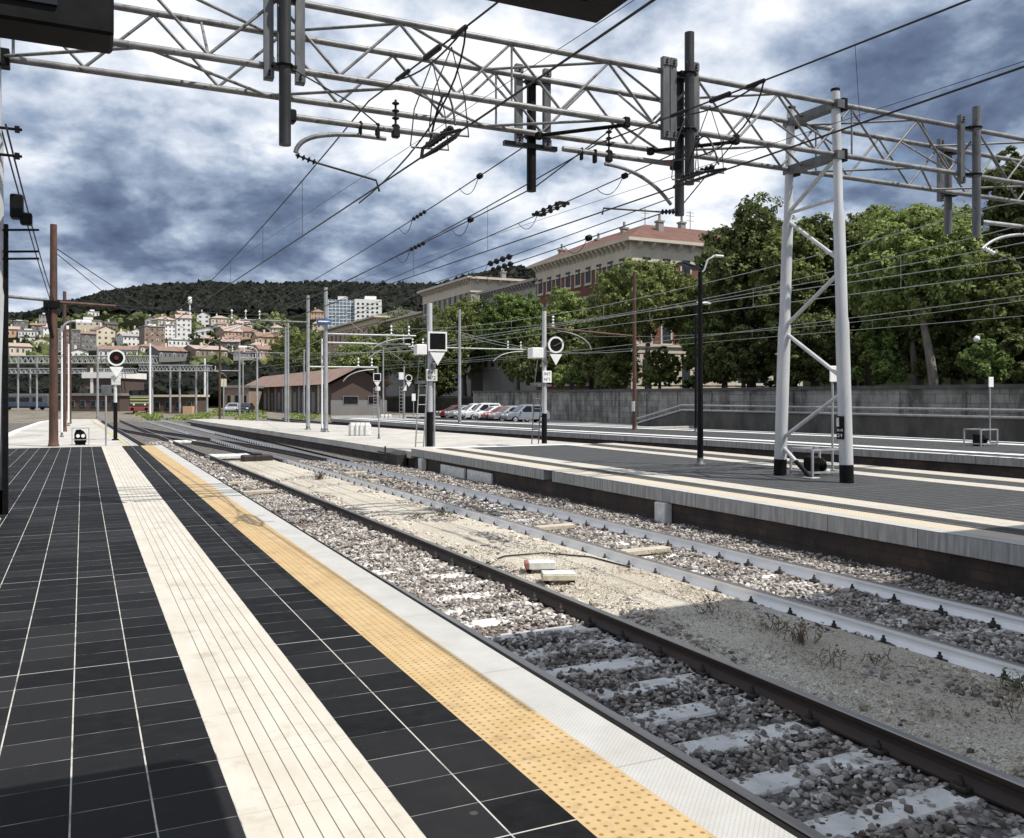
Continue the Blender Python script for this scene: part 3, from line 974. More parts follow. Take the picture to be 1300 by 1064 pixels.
def leg_pair(X):
    g = []
    for yb, yt in ((12.70, 12.98), (14.52, 14.20)):
        def P(z, yb=yb, yt=yt): return Vector((X, yb + (yt - yb) * z / 7.3, z))
        mb = MB()
        zs = [0, 3.05, 3.17, 5.15, 5.28, 7.55]
        rs = [0.128, 0.128, 0.110, 0.110, 0.085, 0.085]
        mb.path([P(z) for z in zs], rs, 16)
        l = gpart('leg', mb, MAT['leg'])
        MB().path([P(0.0), P(0.34)], 0.131, 16).build('leg_foot', MAT['black'], l, world=False)
        lf = l.children[0]
        for v in lf.data.vertices: v.co -= GP.location
        cp = MB().path([P(7.545), P(7.60)], 0.09, 12).build('leg_cap', MAT['black'], l)
        for v in cp.data.vertices: v.co -= GP.location
        g.append(P)
    Pn, Pf = g
    for a, b in (((0, 6.28), (1, 5.42)), ((1, 5.27), (0, 4.26)), ((0, 4.05), (1, 3.08)), ((1, 2.98), (0, 1.98)), ((0, 1.74), (1, 0.75))):
        gpart('leg_brace', MB().tube(g[a[0]](a[1]), g[b[0]](b[1]), 0.042, n=8), MAT['leg'])
    gpart('leg_brace', MB().tube(Pn(5.48), Pf(5.42), 0.036, n=8), MAT['leg'])
    m1 = Vector((X, 13.62, 0.0)); m0 = Pf(0.64)
    mid = m0.lerp(m1, 0.5)
    gpart('leg_brace', MB().tube(m0, mid, 0.042), MAT['leg'])
    gpart('leg_brace', MB().tube(mid, m1, 0.044), MAT['black'])
    gpart('base_plate', MB().bbox(X - 0.12, X + 0.12, 13.5, 13.75, 0, 0.03, 0.008), MAT['steel'])
    for z in (ZT, ZB):   # channel beams across the truss at the leg
        gpart('channel_beam', MB().box(X - 0.09, X + 0.09, YN - 0.12, YF + 0.12, z - 0.10, z + 0.06), MAT['midgrey'])
        for y in (YN, YF):
            gpart('clamp', MB().bbox(X + 0.07, X + 0.19, y - 0.11, y + 0.11, z - 0.13, z + 0.11, 0.01), MAT['black'])
    return g


gl = leg_pair(13.15)
leg_pair(-1.10)
# black plates with white writing on the near leg
yl = 12.70 + 0.28 * 1.1 / 7.3
pn = gpart('number_plate', MB().bbox(13.15 - 0.15, 13.15 - 0.118, yl - 0.10, yl + 0.07, 0.83, 1.27, 0.004), MAT['black'])
MB().box(12.985, 12.999, yl + 0.0, yl + 0.055, 1.07, 1.24).build('maker_label', MAT['dirtywhite'], pn, world=False)
for o in pn.children:
    for v in o.data.vertices: v.co -= GP.location
RX = (math.pi / 2, 0, -math.pi / 2)
text('lettering', '20-78', 0.065, MAT['white'], pn, (12.998 - 13.15, yl - 0.015 - 13.6, 1.00), RX)
text('lettering', '2/4', 0.10, MAT['white'], pn, (12.998 - 13.15, yl - 0.015 - 13.6, 0.90), RX)
# conduit and small boxes on the left leg
gpart('conduit', MB().box(-1.01, -0.94, 14.33, 14.43, 0.0, 4.05), MAT['black'])
for z in (5.35, 4.98):
    gpart('wire_bracket', MB().tube((-1.15, 14.2, z), (-0.76, 14.2, z), 0.02).box(-0.85, -0.79, 14.14, 14.26, z - 0.035, z + 0.035), MAT['black'])
sb = gpart('siren_box', MB().bbox(-0.90, -0.74, 14.0, 14.25, 4.10, 4.42, 0.02).bbox(-0.78, -0.63, 14.02, 14.2, 4.02, 4.18, 0.02), MAT['black'])
for z in (3.95, 3.65, 3.55):
    gpart('wire_bracket', MB().tube((-1.0, 14.25, z), (-0.55, 14.15, z + 0.02), 0.016), MAT['black'])


def drop_tube(label, X, Y, z0, z1, ch, near=True, mat='dropgrey', r=0.085):
    t = thing('drop_tube', label, 'drop tube', (X, Y, z0), 0, 'drop tubes bolted to the gantry')
    mb = MB().tube((X, Y, z0), (X, Y, z1), r, n=14)
    mb.build('tube', MAT[mat], t, world=True)
    zc = (ZB - 0.22, ZT + 0.22)
    ych = (YN - 0.07) if near else (YF + 0.07)
    for dx in ch:
        c = MB().box(X + dx - 0.065, X + dx + 0.065, ych - 0.045, ych + 0.045, zc[0], zc[1])
        c.box(X + dx - 0.07, X + dx + 0.07, ych - 0.06, ych - 0.048, zc[0] + 0.02, zc[0] + 0.14).box(X + dx - 0.07, X + dx + 0.07, ych - 0.06, ych - 0.048, zc[1] - 0.14, zc[1] - 0.02)
        co_ = c.build('channel', MAT['midgrey'], t, world=True)
        bl = MB()
        for z in (zc[0] + 0.06, zc[0] + 0.11, zc[1] - 0.06, zc[1] - 0.11):
            bl.tube((X + dx, ych - 0.085, z), (X + dx, ych - 0.05, z), 0.016, n=6)
        b = bl.build('bolt', MAT['black'], co_)
        for v in b.data.vertices: v.co -= t.location
    for z in (ZB, ZT):
        if z0 < z < z1 + 0.05:
            MB()._lathe(Vector((X, Y, z - 0.05)), [(r + 0.005, 0), (r + 0.03, 0.01), (r + 0.03, 0.035), (r + 0.005, 0.045)], 14, 0, Vector((0, 0, 1))).box(X - 0.17, X + 0.17, min(Y, ych) , max(Y, ych), z - 0.045, z - 0.005).build('clamp', MAT['black'], t, world=True)
    return t


drop_tube('drop tube with two channels nearest the hanging black board, over the black platform track', 2.56, 12.74, 5.17, 7.62, (-0.20, 0.24))
dt2 = drop_tube('short drop tube on the far side of the gantry, left of the two twin tubes', 7.28, 14.42, 5.33, 7.40, (-0.32, 0.24), near=False, mat='black')
MB().box(6.7, 7.75, 14.30, 14.40, 6.08, 6.16).build('bracket', MAT['dropgrey'], dt2, world=True)
drop_tube('tall grey drop tube whose top pokes well above the gantry', 9.52, 12.76, 5.33, 7.97, (-0.27, 0.2))
drop_tube('long drop tube reaching lowest of all, beside the red tipped arm', 9.60, 13.16, 4.87, 7.35, (-0.5,), near=True, mat='dropgrey')
drop_tube('tall drop tube right of the gantry leg, rising above the lattice', 16.87, 12.76, 5.0, 7.70, (-0.30,), mat='midgrey')
drop_tube('drop tube behind the lattice, right of the gantry leg', 18.10, 14.42, 5.41, 7.40, (-0.42,), near=False, mat='midgrey')


def insulator_string(mb, a, b, discs, r, mi=0):
    a, b = Vector(a), Vector(b)
    mb.tube(a, b, r * 0.3, n=6, mi=mi)
    d = (b - a)
    L = d.length; ax = d.normalized()
    for i in range(discs):
        p = a + d * ((i + 0.5) / discs)
        mb._lathe(p - ax * (L / discs * 0.25), [(r * 0.35, 0), (r, L / discs * 0.22), (r * 0.9, L / discs * 0.3), (r * 0.35, L / discs * 0.5)], 8, mi, ax)


def bez(p0, p1, p2, n=10):
    p0, p1, p2 = Vector(p0), Vector(p1), Vector(p2)
    return [p0 * (1 - t) ** 2 + p1 * 2 * t * (1 - t) + p2 * t * t for t in [i / n for i in range(n + 1)]]


def cantilever(label, x0, x1, Y, z, xins, curve, arm, mat='truss', ins='insul', tip=None):
    t = thing('cantilever_arm', label, 'cantilever arm', (x0, Y, z), 0, 'cantilever arms carrying the wires')
    MB().tube((x0, Y, z), (x1, Y, z + 0.01), 0.045, n=10).build('arm_tube', MAT[mat], t, world=True)
    if tip:
        MB().tube((tip[0], Y, z + 0.005), (tip[1], Y, z + 0.005), 0.047, n=10).build('tip', MAT['redpaint'], t, world=True)
    MB().bbox(x0 - 0.06, x0 + 0.10, Y - 0.09, Y + 0.09, z - 0.09, z + 0.09, 0.02).build('bracket', MAT['black'], t, world=True)
    m = MB()
    insulator_string(m, (xins, Y, z + 0.02), (xins, Y, z + 0.46), 4, 0.06)
    m.bbox(xins - 0.06, xins + 0.06, Y - 0.05, Y + 0.05, z - 0.11, z + 0.08, 0.02)
    m.build('insulator', MAT[ins], t, world=True)
    for a_, b_, c_ in ((0.31, 0.25, 0.16), (0.56, 0.52, 0.14)):
        MB().bbox(xins - a_, xins - b_, Y - 0.045, Y + 0.045, z - c_, z + 0.07, 0.015).build('clamp', MAT['black'], t, world=True)
    MB().path(curve, 0.034, 8).build('curved_tube', MAT[mat], t, world=True)
    m = MB()
    insulator_string(m, arm[0], arm[1], 4, 0.05)
    m.build('insulator', MAT[ins], t, world=True)
    MB().path(arm[1:], 0.016, 6).build('steady_arm', MAT['wire'], t, world=True)
    return t


CX1, CZ1 = 3.94, 4.67          # contact wire over the nearest track at the gantry
YA = 12.80
cantilever('cantilever arm over the nearest track with curved pipe and long steady rod', 2.62, 4.97, YA, 5.60, 4.20,
           [(4.05, YA, 5.46), (3.6, YA, 5.46), (3.3, YA, 5.43)] + bez((3.2, YA, 5.41), (2.76, YA, 5.34), (2.72, YA, 5.10), 8),
           [(2.72, YA, 5.07), (3.02, YA, 4.99), (3.90, YA, 4.83), (3.95, YA, CZ1)])
CX2, CZ2 = 8.0, 4.75
YB = 13.16
cantilever('red tipped cantilever arm over the second track', 9.5, 7.23, YB, 5.77, 7.85 + 0.28,
           bez((8.05, YB, 5.62), (8.9, YB, 5.6), (9.42, YB, 5.05), 12),
           [(9.5, YB, 4.93), (9.2, YB, 4.90), (8.02, YB, 4.86), (8.0, YB, CZ2)], tip=(9.28, 9.48))
cantilever('pale cantilever arm right of the gantry leg, before the trees', 16.95, 19.4, YA, 5.32, 18.9,
           bez((18.9, YA, 5.18), (17.6, YA, 5.16), (17.1, YA, 4.75), 10),
           [(17.15, YA, 4.78), (17.5, YA, 4.68), (18.6, YA, 4.45), (18.62, YA, 4.36)], mat='steel', ins='insulwhite')

# ------------------------------------------------------------------ overhead wires
def sag(a, b, s, n=24):
    a, b = Vector(a), Vector(b)
    out = []
    for i in range(n + 1):
        t = i / n
        p = a.lerp(b, t); p.z -= 4 * s * t * (1 - t)
        out.append(p)
    return out


def wire(name, label, pts, r, mat='wire', cat='wire', group=None):
    mb = MB(); mb.path(pts, r, 5)
    o = mb.build(name, MAT[mat])
    return tag(o, label, cat, group)


def zat(pts, y):
    for a, b in zip(pts, pts[1:]):
        if (a.y - y) * (b.y - y) <= 0 and a.y != b.y:
            return a.lerp(b, (y - a.y) / (b.y - a.y))
    return pts[-1]


def catenary(word, xc, zc, xm, zm, Y0, Y1, ysup, sagm, r, mat='wire', drops=(), skw=True, dr=0.004):
    """contact wire and messenger wire joined by droppers"""
    kx = (lambda y: skew(y)) if skw else (lambda y: 0)
    sup = [y for y in ysup]
    mp = []
    for a, b in zip(sup, sup[1:]):
        q = sag((xm + kx(a), a, zm), (xm + kx(b), b, zm), sagm, 22)
        mp += q if not mp else q[1:]
    mp = [p for p in mp if Y0 <= p.y <= Y1]
    cp = [Vector((xc + kx(y), y, zc)) for y in [Y0 + (Y1 - Y0) * i / 40 for i in range(41)]]
    c = wire('contact_wire', 'contact wire %s, with its droppers' % word, cp, r, mat, group='contact wires')
    m = wire('messenger_wire', 'sagging messenger wire %s' % word, mp, r, mat, group='messenger wires')
    for y in drops:
        a, b = zat(mp, y), zat(cp, y)
        MB().tube(b, a, dr, n=4).build('dropper', MAT[mat], c)
    return cp, mp


R1 = 0.0125
cp1, mp1 = catenary('over the nearest track', 3.94, CZ1, 3.94, 6.02, 2, 62, (-36, 12.9, 62), 1.0, R1, drops=(2.8, 17, 20.7, 25, 30, 36, 43, 50, 56))
cp2, mp2 = catenary('over the second track, passing the red tipped arm', 8.0, CZ2, 8.0, 5.93, 2, 64, (-36, 13.1, 64), 0.75, R1, drops=(3.5, 7.5, 17.5, 22, 27, 33, 40, 48, 56))

# feeder wires with strain insulators
def feeder(label, a, b, s, r, ins, loops=0):
    pts = sag(a, b, s, 30)
    o = wire('feeder_wire', label, pts, r, group='feeder wires')
    for (y, L, rad, twin) in ins:
        p = zat(pts, y); q = zat(pts, y + L)
        m = MB()
        for dx in ((-0.09, 0.09) if twin else (0,)):
            insulator_string(m, p + Vector((dx, 0, 0)), q + Vector((dx, 0, 0)), 4, rad)
        if twin:
            for e in (p, q): m.box(e.x - 0.13, e.x + 0.13, e.y - 0.03, e.y + 0.03, e.z - 0.03, e.z + 0.03)
        m.build('insulator', MAT['insul'], o)
        lp = bez(q, q + Vector((0.05, 0.5, -0.45)), q + Vector((0, 1.0, -0.02 * 1)), 8)
        MB().path(lp, r * 0.7, 4).build('jumper', MAT['wire'], o)
    return o


feeder('feeder wire leaving the foot of the gantry lattice, with a row of insulators', (7.1, 14.3, 6.10), (6.3, 62, 5.6), 0.55, 0.012, [(16.2, 0.12, 0.06, False), (19.2, 0.9, 0.05, False)])
feeder('feeder wire tied to the bottom of the short drop tube', (7.28, 14.42, 5.38), (6.0, 62, 5.0), 0.35, 0.012, [(17.0, 0.12, 0.06, False), (19.6, 1.0, 0.055, False)])
feeder('feeder wire with a twin insulator link in front of the cloud', (9.45, 12.9, 5.95), (8.4, 64, 5.2), 0.25, 0.012, [(14.6, 0.12, 0.06, False), (17.0, 1.2, 0.06, True)])
feeder('feeder wire tied to the lowest drop tube, crossing before the red roof', (9.6, 13.16, 5.02), (8.8, 64, 4.95), 0.25, 0.012, [(16.2, 0.12, 0.07, False), (19.8, 1.3, 0.08, False)])
feeder('feeder wire beside the lowest drop tube, ending in a knot of insulators', (9.5, 13.2, 5.20), (8.5, 64, 5.2), 0.35, 0.010, [(19.6, 1.4, 0.08, False)])
# stay from the short drop tube up to the lattice, other slanting stays
wire('stay_wire', 'thin stay from the short drop tube foot up to the lattice', [(7.28, 14.42, 5.36), (8.35, 12.98, 6.38)], 0.012)
wire('stay_wire', 'thin stay from the long drop tube foot up to the lattice', [(9.6, 13.16, 5.0), (10.75, 12.98, 6.35)], 0.012)
wire('stay_wire', 'thin stay with a small weight, from the nearest drop tube down to its arm', [(2.62, 12.75, 6.28), (3.55, 12.78, 5.9), (3.98, 12.8, 5.62)], 0.012)
for (xa, lab) in ((8.35, 'dark slanting strut under the lattice by the short drop tube'), (10.7, 'dark slanting strut under the lattice by the long drop tube')):
    m = MB().tube((xa, YN, ZB - 0.05), (xa - 1.1, YN + 1.1, ZB - 0.08), 0.035, n=8).bbox(xa - 0.06, xa + 0.06, YN - 0.06, YN + 0.06, ZB - 0.10, ZB + 0.08, 0.02).bbox(xa - 1.16, xa - 1.04, YN + 1.04, YN + 1.16, ZB - 0.15, ZB - 0.02, 0.02)
    tag(m.build('strut', MAT['black']), lab, 'strut')


def section(label, x, y0, y1, z, zm, xm):
    """section insulator hung in the contact wire, with droppers and a jumper loop"""
    t = thing('section_insulator', label, 'insulator', (x, y0, z))
    m = MB()
    ya, yb = y0 + 0.35, y1 - 0.30
    m.path([(x, y0, z), (x - 0.09, ya, z + 0.03), (x - 0.09, yb, z + 0.03), (x, y1, z)], 0.022, 6)
    m.path([(x, y0, z), (x + 0.09, ya, z + 0.03), (x + 0.09, yb, z + 0.03), (x, y1, z)], 0.022, 6)
    m.build('runner', MAT['insul'], t, world=True)
    m = MB(); insulator_string(m, (x, ya - 0.1, z + 0.09), (x, yb + 0.1, z + 0.09), 7, 0.05)
    m.build('insulator', MAT['insul'], t, world=True)
    for y in (ya, yb):
        MB().tube((x - 0.24, y, z + 0.03), (x + 0.24, y, z + 0.05), 0.012, n=6).build('cross_bar', MAT['midgrey'], t, world=True)
        for dx in (-0.25, 0.25):
            MB().path([(x + dx, y, z + 0.04), (x + dx * 0.8, y, z + 0.5), (xm, y + 0.1, zm(y))], 0.008, 4).build('dropper', MAT['wire'], t, world=True)
    MB().path(bez((x, yb, z + 0.1), (x + 0.1, (ya + yb) / 2, z + 1.1), (x, ya - 0.2, z + 0.1), 12), 0.014, 5).build('jumper', MAT['wire'], t, world=True)
    return t


section('long black section insulator in the wire over the nearest track', 3.94 + skew(10.5), 9.45, 10.75, CZ1, lambda y: zat(mp1, y).z, 3.94)
section('long black section insulator in the wire over the second track', 8.0 + skew(11), 9.8, 11.0, CZ2, lambda y: zat(mp2, y).z, 8.0)


def joint(label, pts, y0, y1, drop):
    """splice in a messenger wire with a drooping jumper"""
    t = thing('wire_splice', label, 'wire splice', zat(pts, y0))
    a, b = zat(pts, y0), zat(pts, y1)
    d = b - a
    for u0, u1, r in ((0.0, 0.16, 0.03), (0.34, 0.54, 0.038), (0.8, 1.0, 0.03)):
        MB().tube(a + d * u0, a + d * u1, r, n=8).build('sleeve', MAT['insul'], t, world=True)
    MB().path(bez(a, (a + b) / 2 + Vector((0.02, 0, -0.22)), b, 8), 0.012, 5).build('jumper', MAT['wire'], t, world=True)
    MB().path(bez(a, a + Vector((0.15, 0.5, -0.9)), Vector(drop), 12), 0.012, 5).build('jumper', MAT['wire'], t, world=True)


joint('splice of black sleeves high over the nearest track, before the lattice', mp1, 9.2, 11.6, (3.9, 13.7, CZ1))
joint('splice of black sleeves beside the gantry leg, over the second track', mp2, 9.0, 11.0, (8.0, 11.4, CZ2 + 0.5))
# paired lines down the left leg and the rust pole
P1R = gp(68, 566)
for i, dx in enumerate((0, 0.14)):
    wire('feeder_wire', ('left' if i == 0 else 'right') + ' one of the paired lines from the left gantry leg to the rust pole', sag((-1.08 + dx, 13.9, 5.62 - 0.3 * i), (P1R.x - 0.1 + 0.1 * i, P1R.y, 4.86), 0.12, 12), 0.014)

# wires over the tracks beyond the second platform
for word, x, zc, zm in (('over the third track, before the trees', 18.75, 4.70, 5.95), ('over the fourth track, before the trees', 20.9, 4.68, 5.9),
                        ('over the track behind the third platform', 33.1, 4.75, 5.9)):
    catenary(word, x, zc, x, zm, 6, 100, (-40, 13.6, 55, 100), 0.8, 0.013, 'palewire', drops=(18, 24, 30, 38, 46, 60, 70), dr=0.008)
for word, x, z in (('feeder line crossing high in front of the trees', 24.5, 6.4), ('feeder line crossing low in front of the trees', 27.5, 5.3)):
    wire('feeder_wire', word, sag((x, 6, z), (x - 2, 100, z - 0.3), 0.8, 20), 0.014, 'palewire')
m = None

# ------------------------------------------------------------------ canopy edge, added shade roof and board overhead
cn = thing('canopy_edge_box', 'dark rimmed canopy edge with cream underside at the top of the picture, made small to limit its shadow', 'canopy edge', (0.9, 1.6, 3.0))  # canopy edge built small and low so its shadow misses the pale strips
MB().box(0.28, 1.55, 0.6, 2.66, 3.03, 3.22).build('underside', MAT['cream'], cn, world=True)
m = MB()
m.box(0.2, 1.677, 2.661, 2.80, 3.0, 3.26).box(1.551, 1.677, 0.6, 2.66, 3.0, 3.26).box(0.2, 0.279, 0.6, 2.66, 3.0, 3.26)
m.build('rim', MAT['black'], cn, world=True)
for x in (0.5, 1.4): MB().tube((x, 1.6, 3.2), (x, 1.6, 4.62), 0.015).build('hanger', MAT['black'], cn, world=True)
bm_ = thing('support_beam', 'slim beam on a post carrying the hanging boards, out of view overhead', 'beam', (-2.6, 1.6, 0))
MB().tube((-2.6, 1.6, 4.65), (1.75, 1.6, 4.65), 0.05).build('beam', MAT['midgrey'], bm_, world=True)
MB().tube((-1.1, 1.6, 4.65), (-1.1, 4.3, 4.65), 0.05).build('side_beam', MAT['midgrey'], bm_, world=True)
MB().tube((-2.6, 1.6, 0), (-2.6, 1.6, 4.7), 0.09, n=12).build('post', MAT['midgrey'], bm_, world=True)
sr = thing('shade_roof', 'unseen high roof slab, added to shade the near tracks', 'roof', (0, 0, 0))  # out of view, added only to cast the shade edge over the tracks
MB().box(6.4, 33, -14, 3.2, 9.0, 9.3).build('deck', MAT['midgrey'], sr)
for x in (14.0, 27.0):
    for y in (-12, -2.5):
        MB().tube((x, y, -0.0), (x, y, 9.0), 0.16, n=12).build('post', MAT['midgrey'], sr)
bd = thing('display_board', 'black hanging departure board at the top left corner, seen from behind', 'board', (-1.1, 4.1, 3.12))
MB().bbox(-2.3, 0.115, 4.0, 4.24, 3.12, 4.0, 0.012).build('case', MAT['black'], bd, world=True)
MB().box(-2.2, -0.09, 3.988, 3.999, 3.2, 3.9).build('screen', MAT['glass'], bd, world=True)
MB().tube((-1.1, 4.12, 3.94), (-1.1, 4.12, 4.62), 0.03).build('hanger', MAT['black'], bd, world=True)

# ------------------------------------------------------------------ poles
def pole(name, label, u, vt, vb, z, wpx, mat, cat='pole', group='poles along the tracks', band=None, taper=0.8, ins=None):
    p = gp(u, vb, z)
    d = p.x * S_ + p.y * C_
    h = (vb - vt) / F_ * d
    r = wpx / 2 / F_ * d
    t = thing(name, label, cat, p, 0, group)
    MB().path([(0, 0, 0), (0, 0, h)], [r, r * taper], 12).build('shaft', MAT[mat], t)
    MB()._lathe(Vector((0, 0, -0.01)), [(r * (1.2 if mat == 'rust' else 1.7), 0), (r * (1.2 if mat == 'rust' else 1.7), 0.05), (r * 1.06, 0.08), (r * 1.03, 0.2)], 12, 0, Vector((0, 0, 1))).build('base', MAT['midgrey' if mat != 'rust' else 'rust'], t)
    if band:
        MB()._lathe(Vector((0, 0, 0)), [(r * 1.04, 0), (r * 1.03, band)], 14, 0, Vector((0, 0, 1))).build('band', MAT['black'], t)
    t['h'] = h; t['r'] = r; t['d'] = d
    return t


def lampfit(t, dx, dz0, arm=1.2, mat='steel', side=1):
    """curved outreach with a lantern"""
    h = t['h']
    c = bez((0, 0, h - 0.1), (0.05 * side, 0, h + dz0), (arm * side, 0, h + dz0), 8)
    MB().path(c, 0.045, 6).build('outreach', MAT[mat], t)
    MB().bbox(min(arm * side, (arm + 0.6) * side), max(arm * side, (arm + 0.6) * side), -0.12, 0.12, h + dz0 - 0.09, h + dz0 + 0.05, 0.03).build('lamp_head', MAT['lamp'], t)


pr1 = pole('rust_pole', 'tall thick rusty pole by the left edge of the black tiles', 68, 285, 566, 0, 11, 'rust', taper=0.72)
m = MB().bbox(-0.30, 0.20, -0.2, 0.2, 4.55, 4.82, 0.03); m.prism([(-0.28, -0.15, 4.56), (-0.28, 0.15, 4.56), (-0.10, 0.15, 3.6), (-0.10, -0.15, 3.6)], (0.12, 0, 0))
m.build('bracket', MAT['black'], pr1)
MB().tube((-0.1, 0, 4.83), (-2.2, 0, 4.95), 0.055).build('arm_tube', MAT['truss'], pr1)
MB().bbox(-1.5, -1.32, -0.1, 0.1, 4.85, 5.05, 0.02).build('clamp', MAT['black'], pr1)
MB().tube((0.0, 0, 4.78), (1.9, 0, 4.72), 0.05).build('arm_tube', MAT['rust'], pr1)
pole('rust_pole', 'slim rusty pole just right of the thick rusty one', 82, 370, 548, -0.02, 5, 'rust', taper=0.8)
pole('rust_pole', 'thin dark rusty pole, third of the row on the concrete end', 89, 405, 538, -0.02, 3.2, 'rust')
a = pole('street_lamp', 'white lamp column squeezed between the rusty poles', 78.5, 418, 555, -0.02, 2.6, 'white', 'lamp', 'lamp columns'); lampfit(a, 0, 0.35, 0.5)
pole('steel_pole', 'thin white pole behind the row of rusty poles', 87, 437, 541, -0.02, 2.4, 'white')
pole('steel_pole', 'grey pole left of the round signal, before the brick depot', 124, 440, 531, -0.5, 3, 'steel')
a = pole('street_lamp', 'white pole just right of the locomotive cab', 190.5, 436, 528, -0.7, 3, 'white', 'lamp', 'lamp columns')
pole('steel_pole', 'white pole at the right end of the low brick shed', 260, 455, 523, -0.7, 2.6, 'white')
pole('rust_pole', 'rusty pole right of the low brick shed', 279, 430, 533, -0.7, 3.2, 'rust')
pole('steel_pole', 'white pole with cross arm right of the rusty one', 304, 436, 528, -0.7, 2.8, 'steel')
pole('steel_pole', 'thin grey pole close behind the cross arm pole', 308.5, 450, 524, -0.7, 2, 'steel')
a = pole('street_lamp', 'pale lamp column before the terracotta roofed shed', 326.5, 446, 540, -0.4, 2.8, 'steel', 'lamp', 'lamp columns'); lampfit(a, 0, 0.3, 0.7, side=-1)
pole('steel_pole', 'left one of the twin grey poles before the brick shed wall', 362.5, 415, 535, -0.4, 3.2, 'steel')
pole('steel_pole', 'right one of the twin grey poles before the brick shed wall', 365.8, 410, 536, -0.4, 3.2, 'steel')
pb = pole('steel_pole', 'pale tapered pole left of the blue name board', 391, 375, 546, -0.12, 5.2, 'steel')
pole('steel_pole', 'thin pole in front of the shed roof, left of the tapered pole', 386, 443, 528, -0.4, 2.4, 'steel')
pole('steel_pole', 'thin white pole beside the name board pole', 408.7, 430, 548.5, -0.12, 2.4, 'white')
pc_ = pole('steel_pole', 'tallest pale pole, carrying the blue name board', 413.6, 365, 549, -0.12, 6, 'steel')
h = pc_['h']; d = pc_['d']
zb = (549 - 408) / F_ * d
bb = MB().bbox(-0.50, 0.22, -0.26, -0.18, zb - 0.16, zb + 0.10, 0.02).build('name_board', weathered('blue enamel', (0.02, 0.07, 0.22), (0.03, 0.10, 0.3), 5, 0.4), pc_)
MB().box(-0.44, 0.16, -0.268, -0.261, zb - 0.06, zb + 0.0).build('lettering', MAT['white'], bb)
pole('steel_pole', 'short grey post with a white box by the white blocks', 481, 519, 557, -0.10, 2.2, 'steel', group='short posts')
pole('steel_pole', 'grey pole right of the first ladder signal', 486.5, 441, 531, -0.5, 2.4, 'steel')
pole('steel_pole', 'slim steel pole behind the parked cars, left of the round signal', 583.5, 393, 537.5, 0, 4.2, 'steel')
pr2 = pole('rust_pole', 'tall rusty pole on the third platform before the long wall', 805.5, 345, 545.5, 0, 5.5, 'rust', taper=0.75)
h = pr2['h']
MB().tube((0, 0, 4.6), (-4.6, 0.5, 4.9), 0.05).build('arm_tube', MAT['rust'], pr2)
m = MB(); insulator_string(m, (-4.3, 0.46, 4.92), (-4.3, 0.46, 5.5), 4, 0.08); m.build('insulator', MAT['insulwhite'], pr2)
MB().path(bez((-4.1, 0.45, 4.8), (-2.4, 0.3, 4.6), (-2.3, 0.3, 3.9), 8), 0.03, 6).build('curved_tube', MAT['palewire'], pr2)
MB().bbox(-0.1, -0.07, -0.15, 0.1, 0.9, 1.4, 0.01).build('number_plate', MAT['white'], pr2)

# pole-mounted cross arms with white insulators, in front of the trees
def arm_on(t, z, dx, dy, mat='palewire', nins=2, ins='insulwhite'):
    MB().tube((0, 0, z), (dx, dy, z + 0.02), 0.05, n=6).build('arm_tube', MAT[mat], t)
    for i in range(nins):
        f = 0.72 + 0.2 * i
        m = MB(); insulator_string(m, (dx * f, dy * f, z), (dx * f, dy * f, z + 0.55), 3, 0.07)
        m.build('insulator', MAT[ins], t)
    MB().path(bez((dx * 0.95, dy * 0.95, z - 0.1), (dx * 0.6, dy * 0.6, z - 0.15), (dx * 0.5, dy * 0.5, z - 0.75), 8), 0.03, 5).build('curved_tube', MAT[mat], t)


for t in (o for o in list(COL.objects) if o.type == 'EMPTY' and o.name.startswith('steel_pole')):
    if 'slim steel pole behind' in t['label']:
        arm_on(t, t['h'] * 0.66, 4.6, 0.2); arm_on(t, t['h'] * 0.66, -3.2, 0.2)
    if 'left one of the twin' in t['label']: arm_on(t, t['h'] * 0.72, -4.5, 0.2, 'truss')
    if 'tapered pole' in t['label'] and 'pale' in t['label']:
        arm_on(t, t['h'] * 0.80, -3.4, 0.2, 'truss', 3); arm_on(t, t['h'] * 0.47, 3.8, 0.2)
    if 'tallest pale' in t['label']:
        arm_on(t, t['h'] * 0.62, 4.4, 0.2); arm_on(t, t['h'] * 0.68, 4.6, -0.1)
    if 'with cross arm' in t['label']: arm_on(t, t['h'] * 0.62, -3.0, 0); arm_on(t, t['h'] * 0.8, 2.6, 0)

# black lamp post on the second platform
lp = pole('lamp_post', 'black lamp post with two heads on the second platform', 889, 345, 591, 0, 8, 'black', 'lamp post', 'black lamp posts', taper=0.7)
h = lp['h']
MB().path([(0, 0, h - 0.05), (0.12, 0, h + 0.05), (0.22, 0, h + 0.3), (0.42, 0, h + 0.4)], 0.024, 8).build('outreach', MAT['steel'], lp)
MB().bbox(0.40, 0.66, -0.07, 0.07, h + 0.385, h + 0.43, 0.015).build('lamp_head', MAT['lamp'], lp)
m = MB().bbox(-0.62, -0.06, -0.13, 0.13, -0.03, 0.035, 0.025, M=Matrix.Translation((0, 0, h + 0.03)) @ Matrix.Rotation(math.radians(14), 4, 'Y'))
m.build('lamp_head', MAT['glass'], lp)
MB().bbox(-0.09, 0.09, -0.09, 0.09, 0, 0.012, 0.004).build('base_plate', MAT['black'], lp)
lp2 = pole('lamp_post', 'thinner black lamp post behind on the third platform', 883.3, 385, 548.5, 0, 3.5, 'black', 'lamp post', 'black lamp posts')
h = lp2['h']
MB().bbox(0.1, 0.8, -0.12, 0.12, h - 0.02, h + 0.08, 0.03).build('lamp_head', MAT['lamp'], lp2)

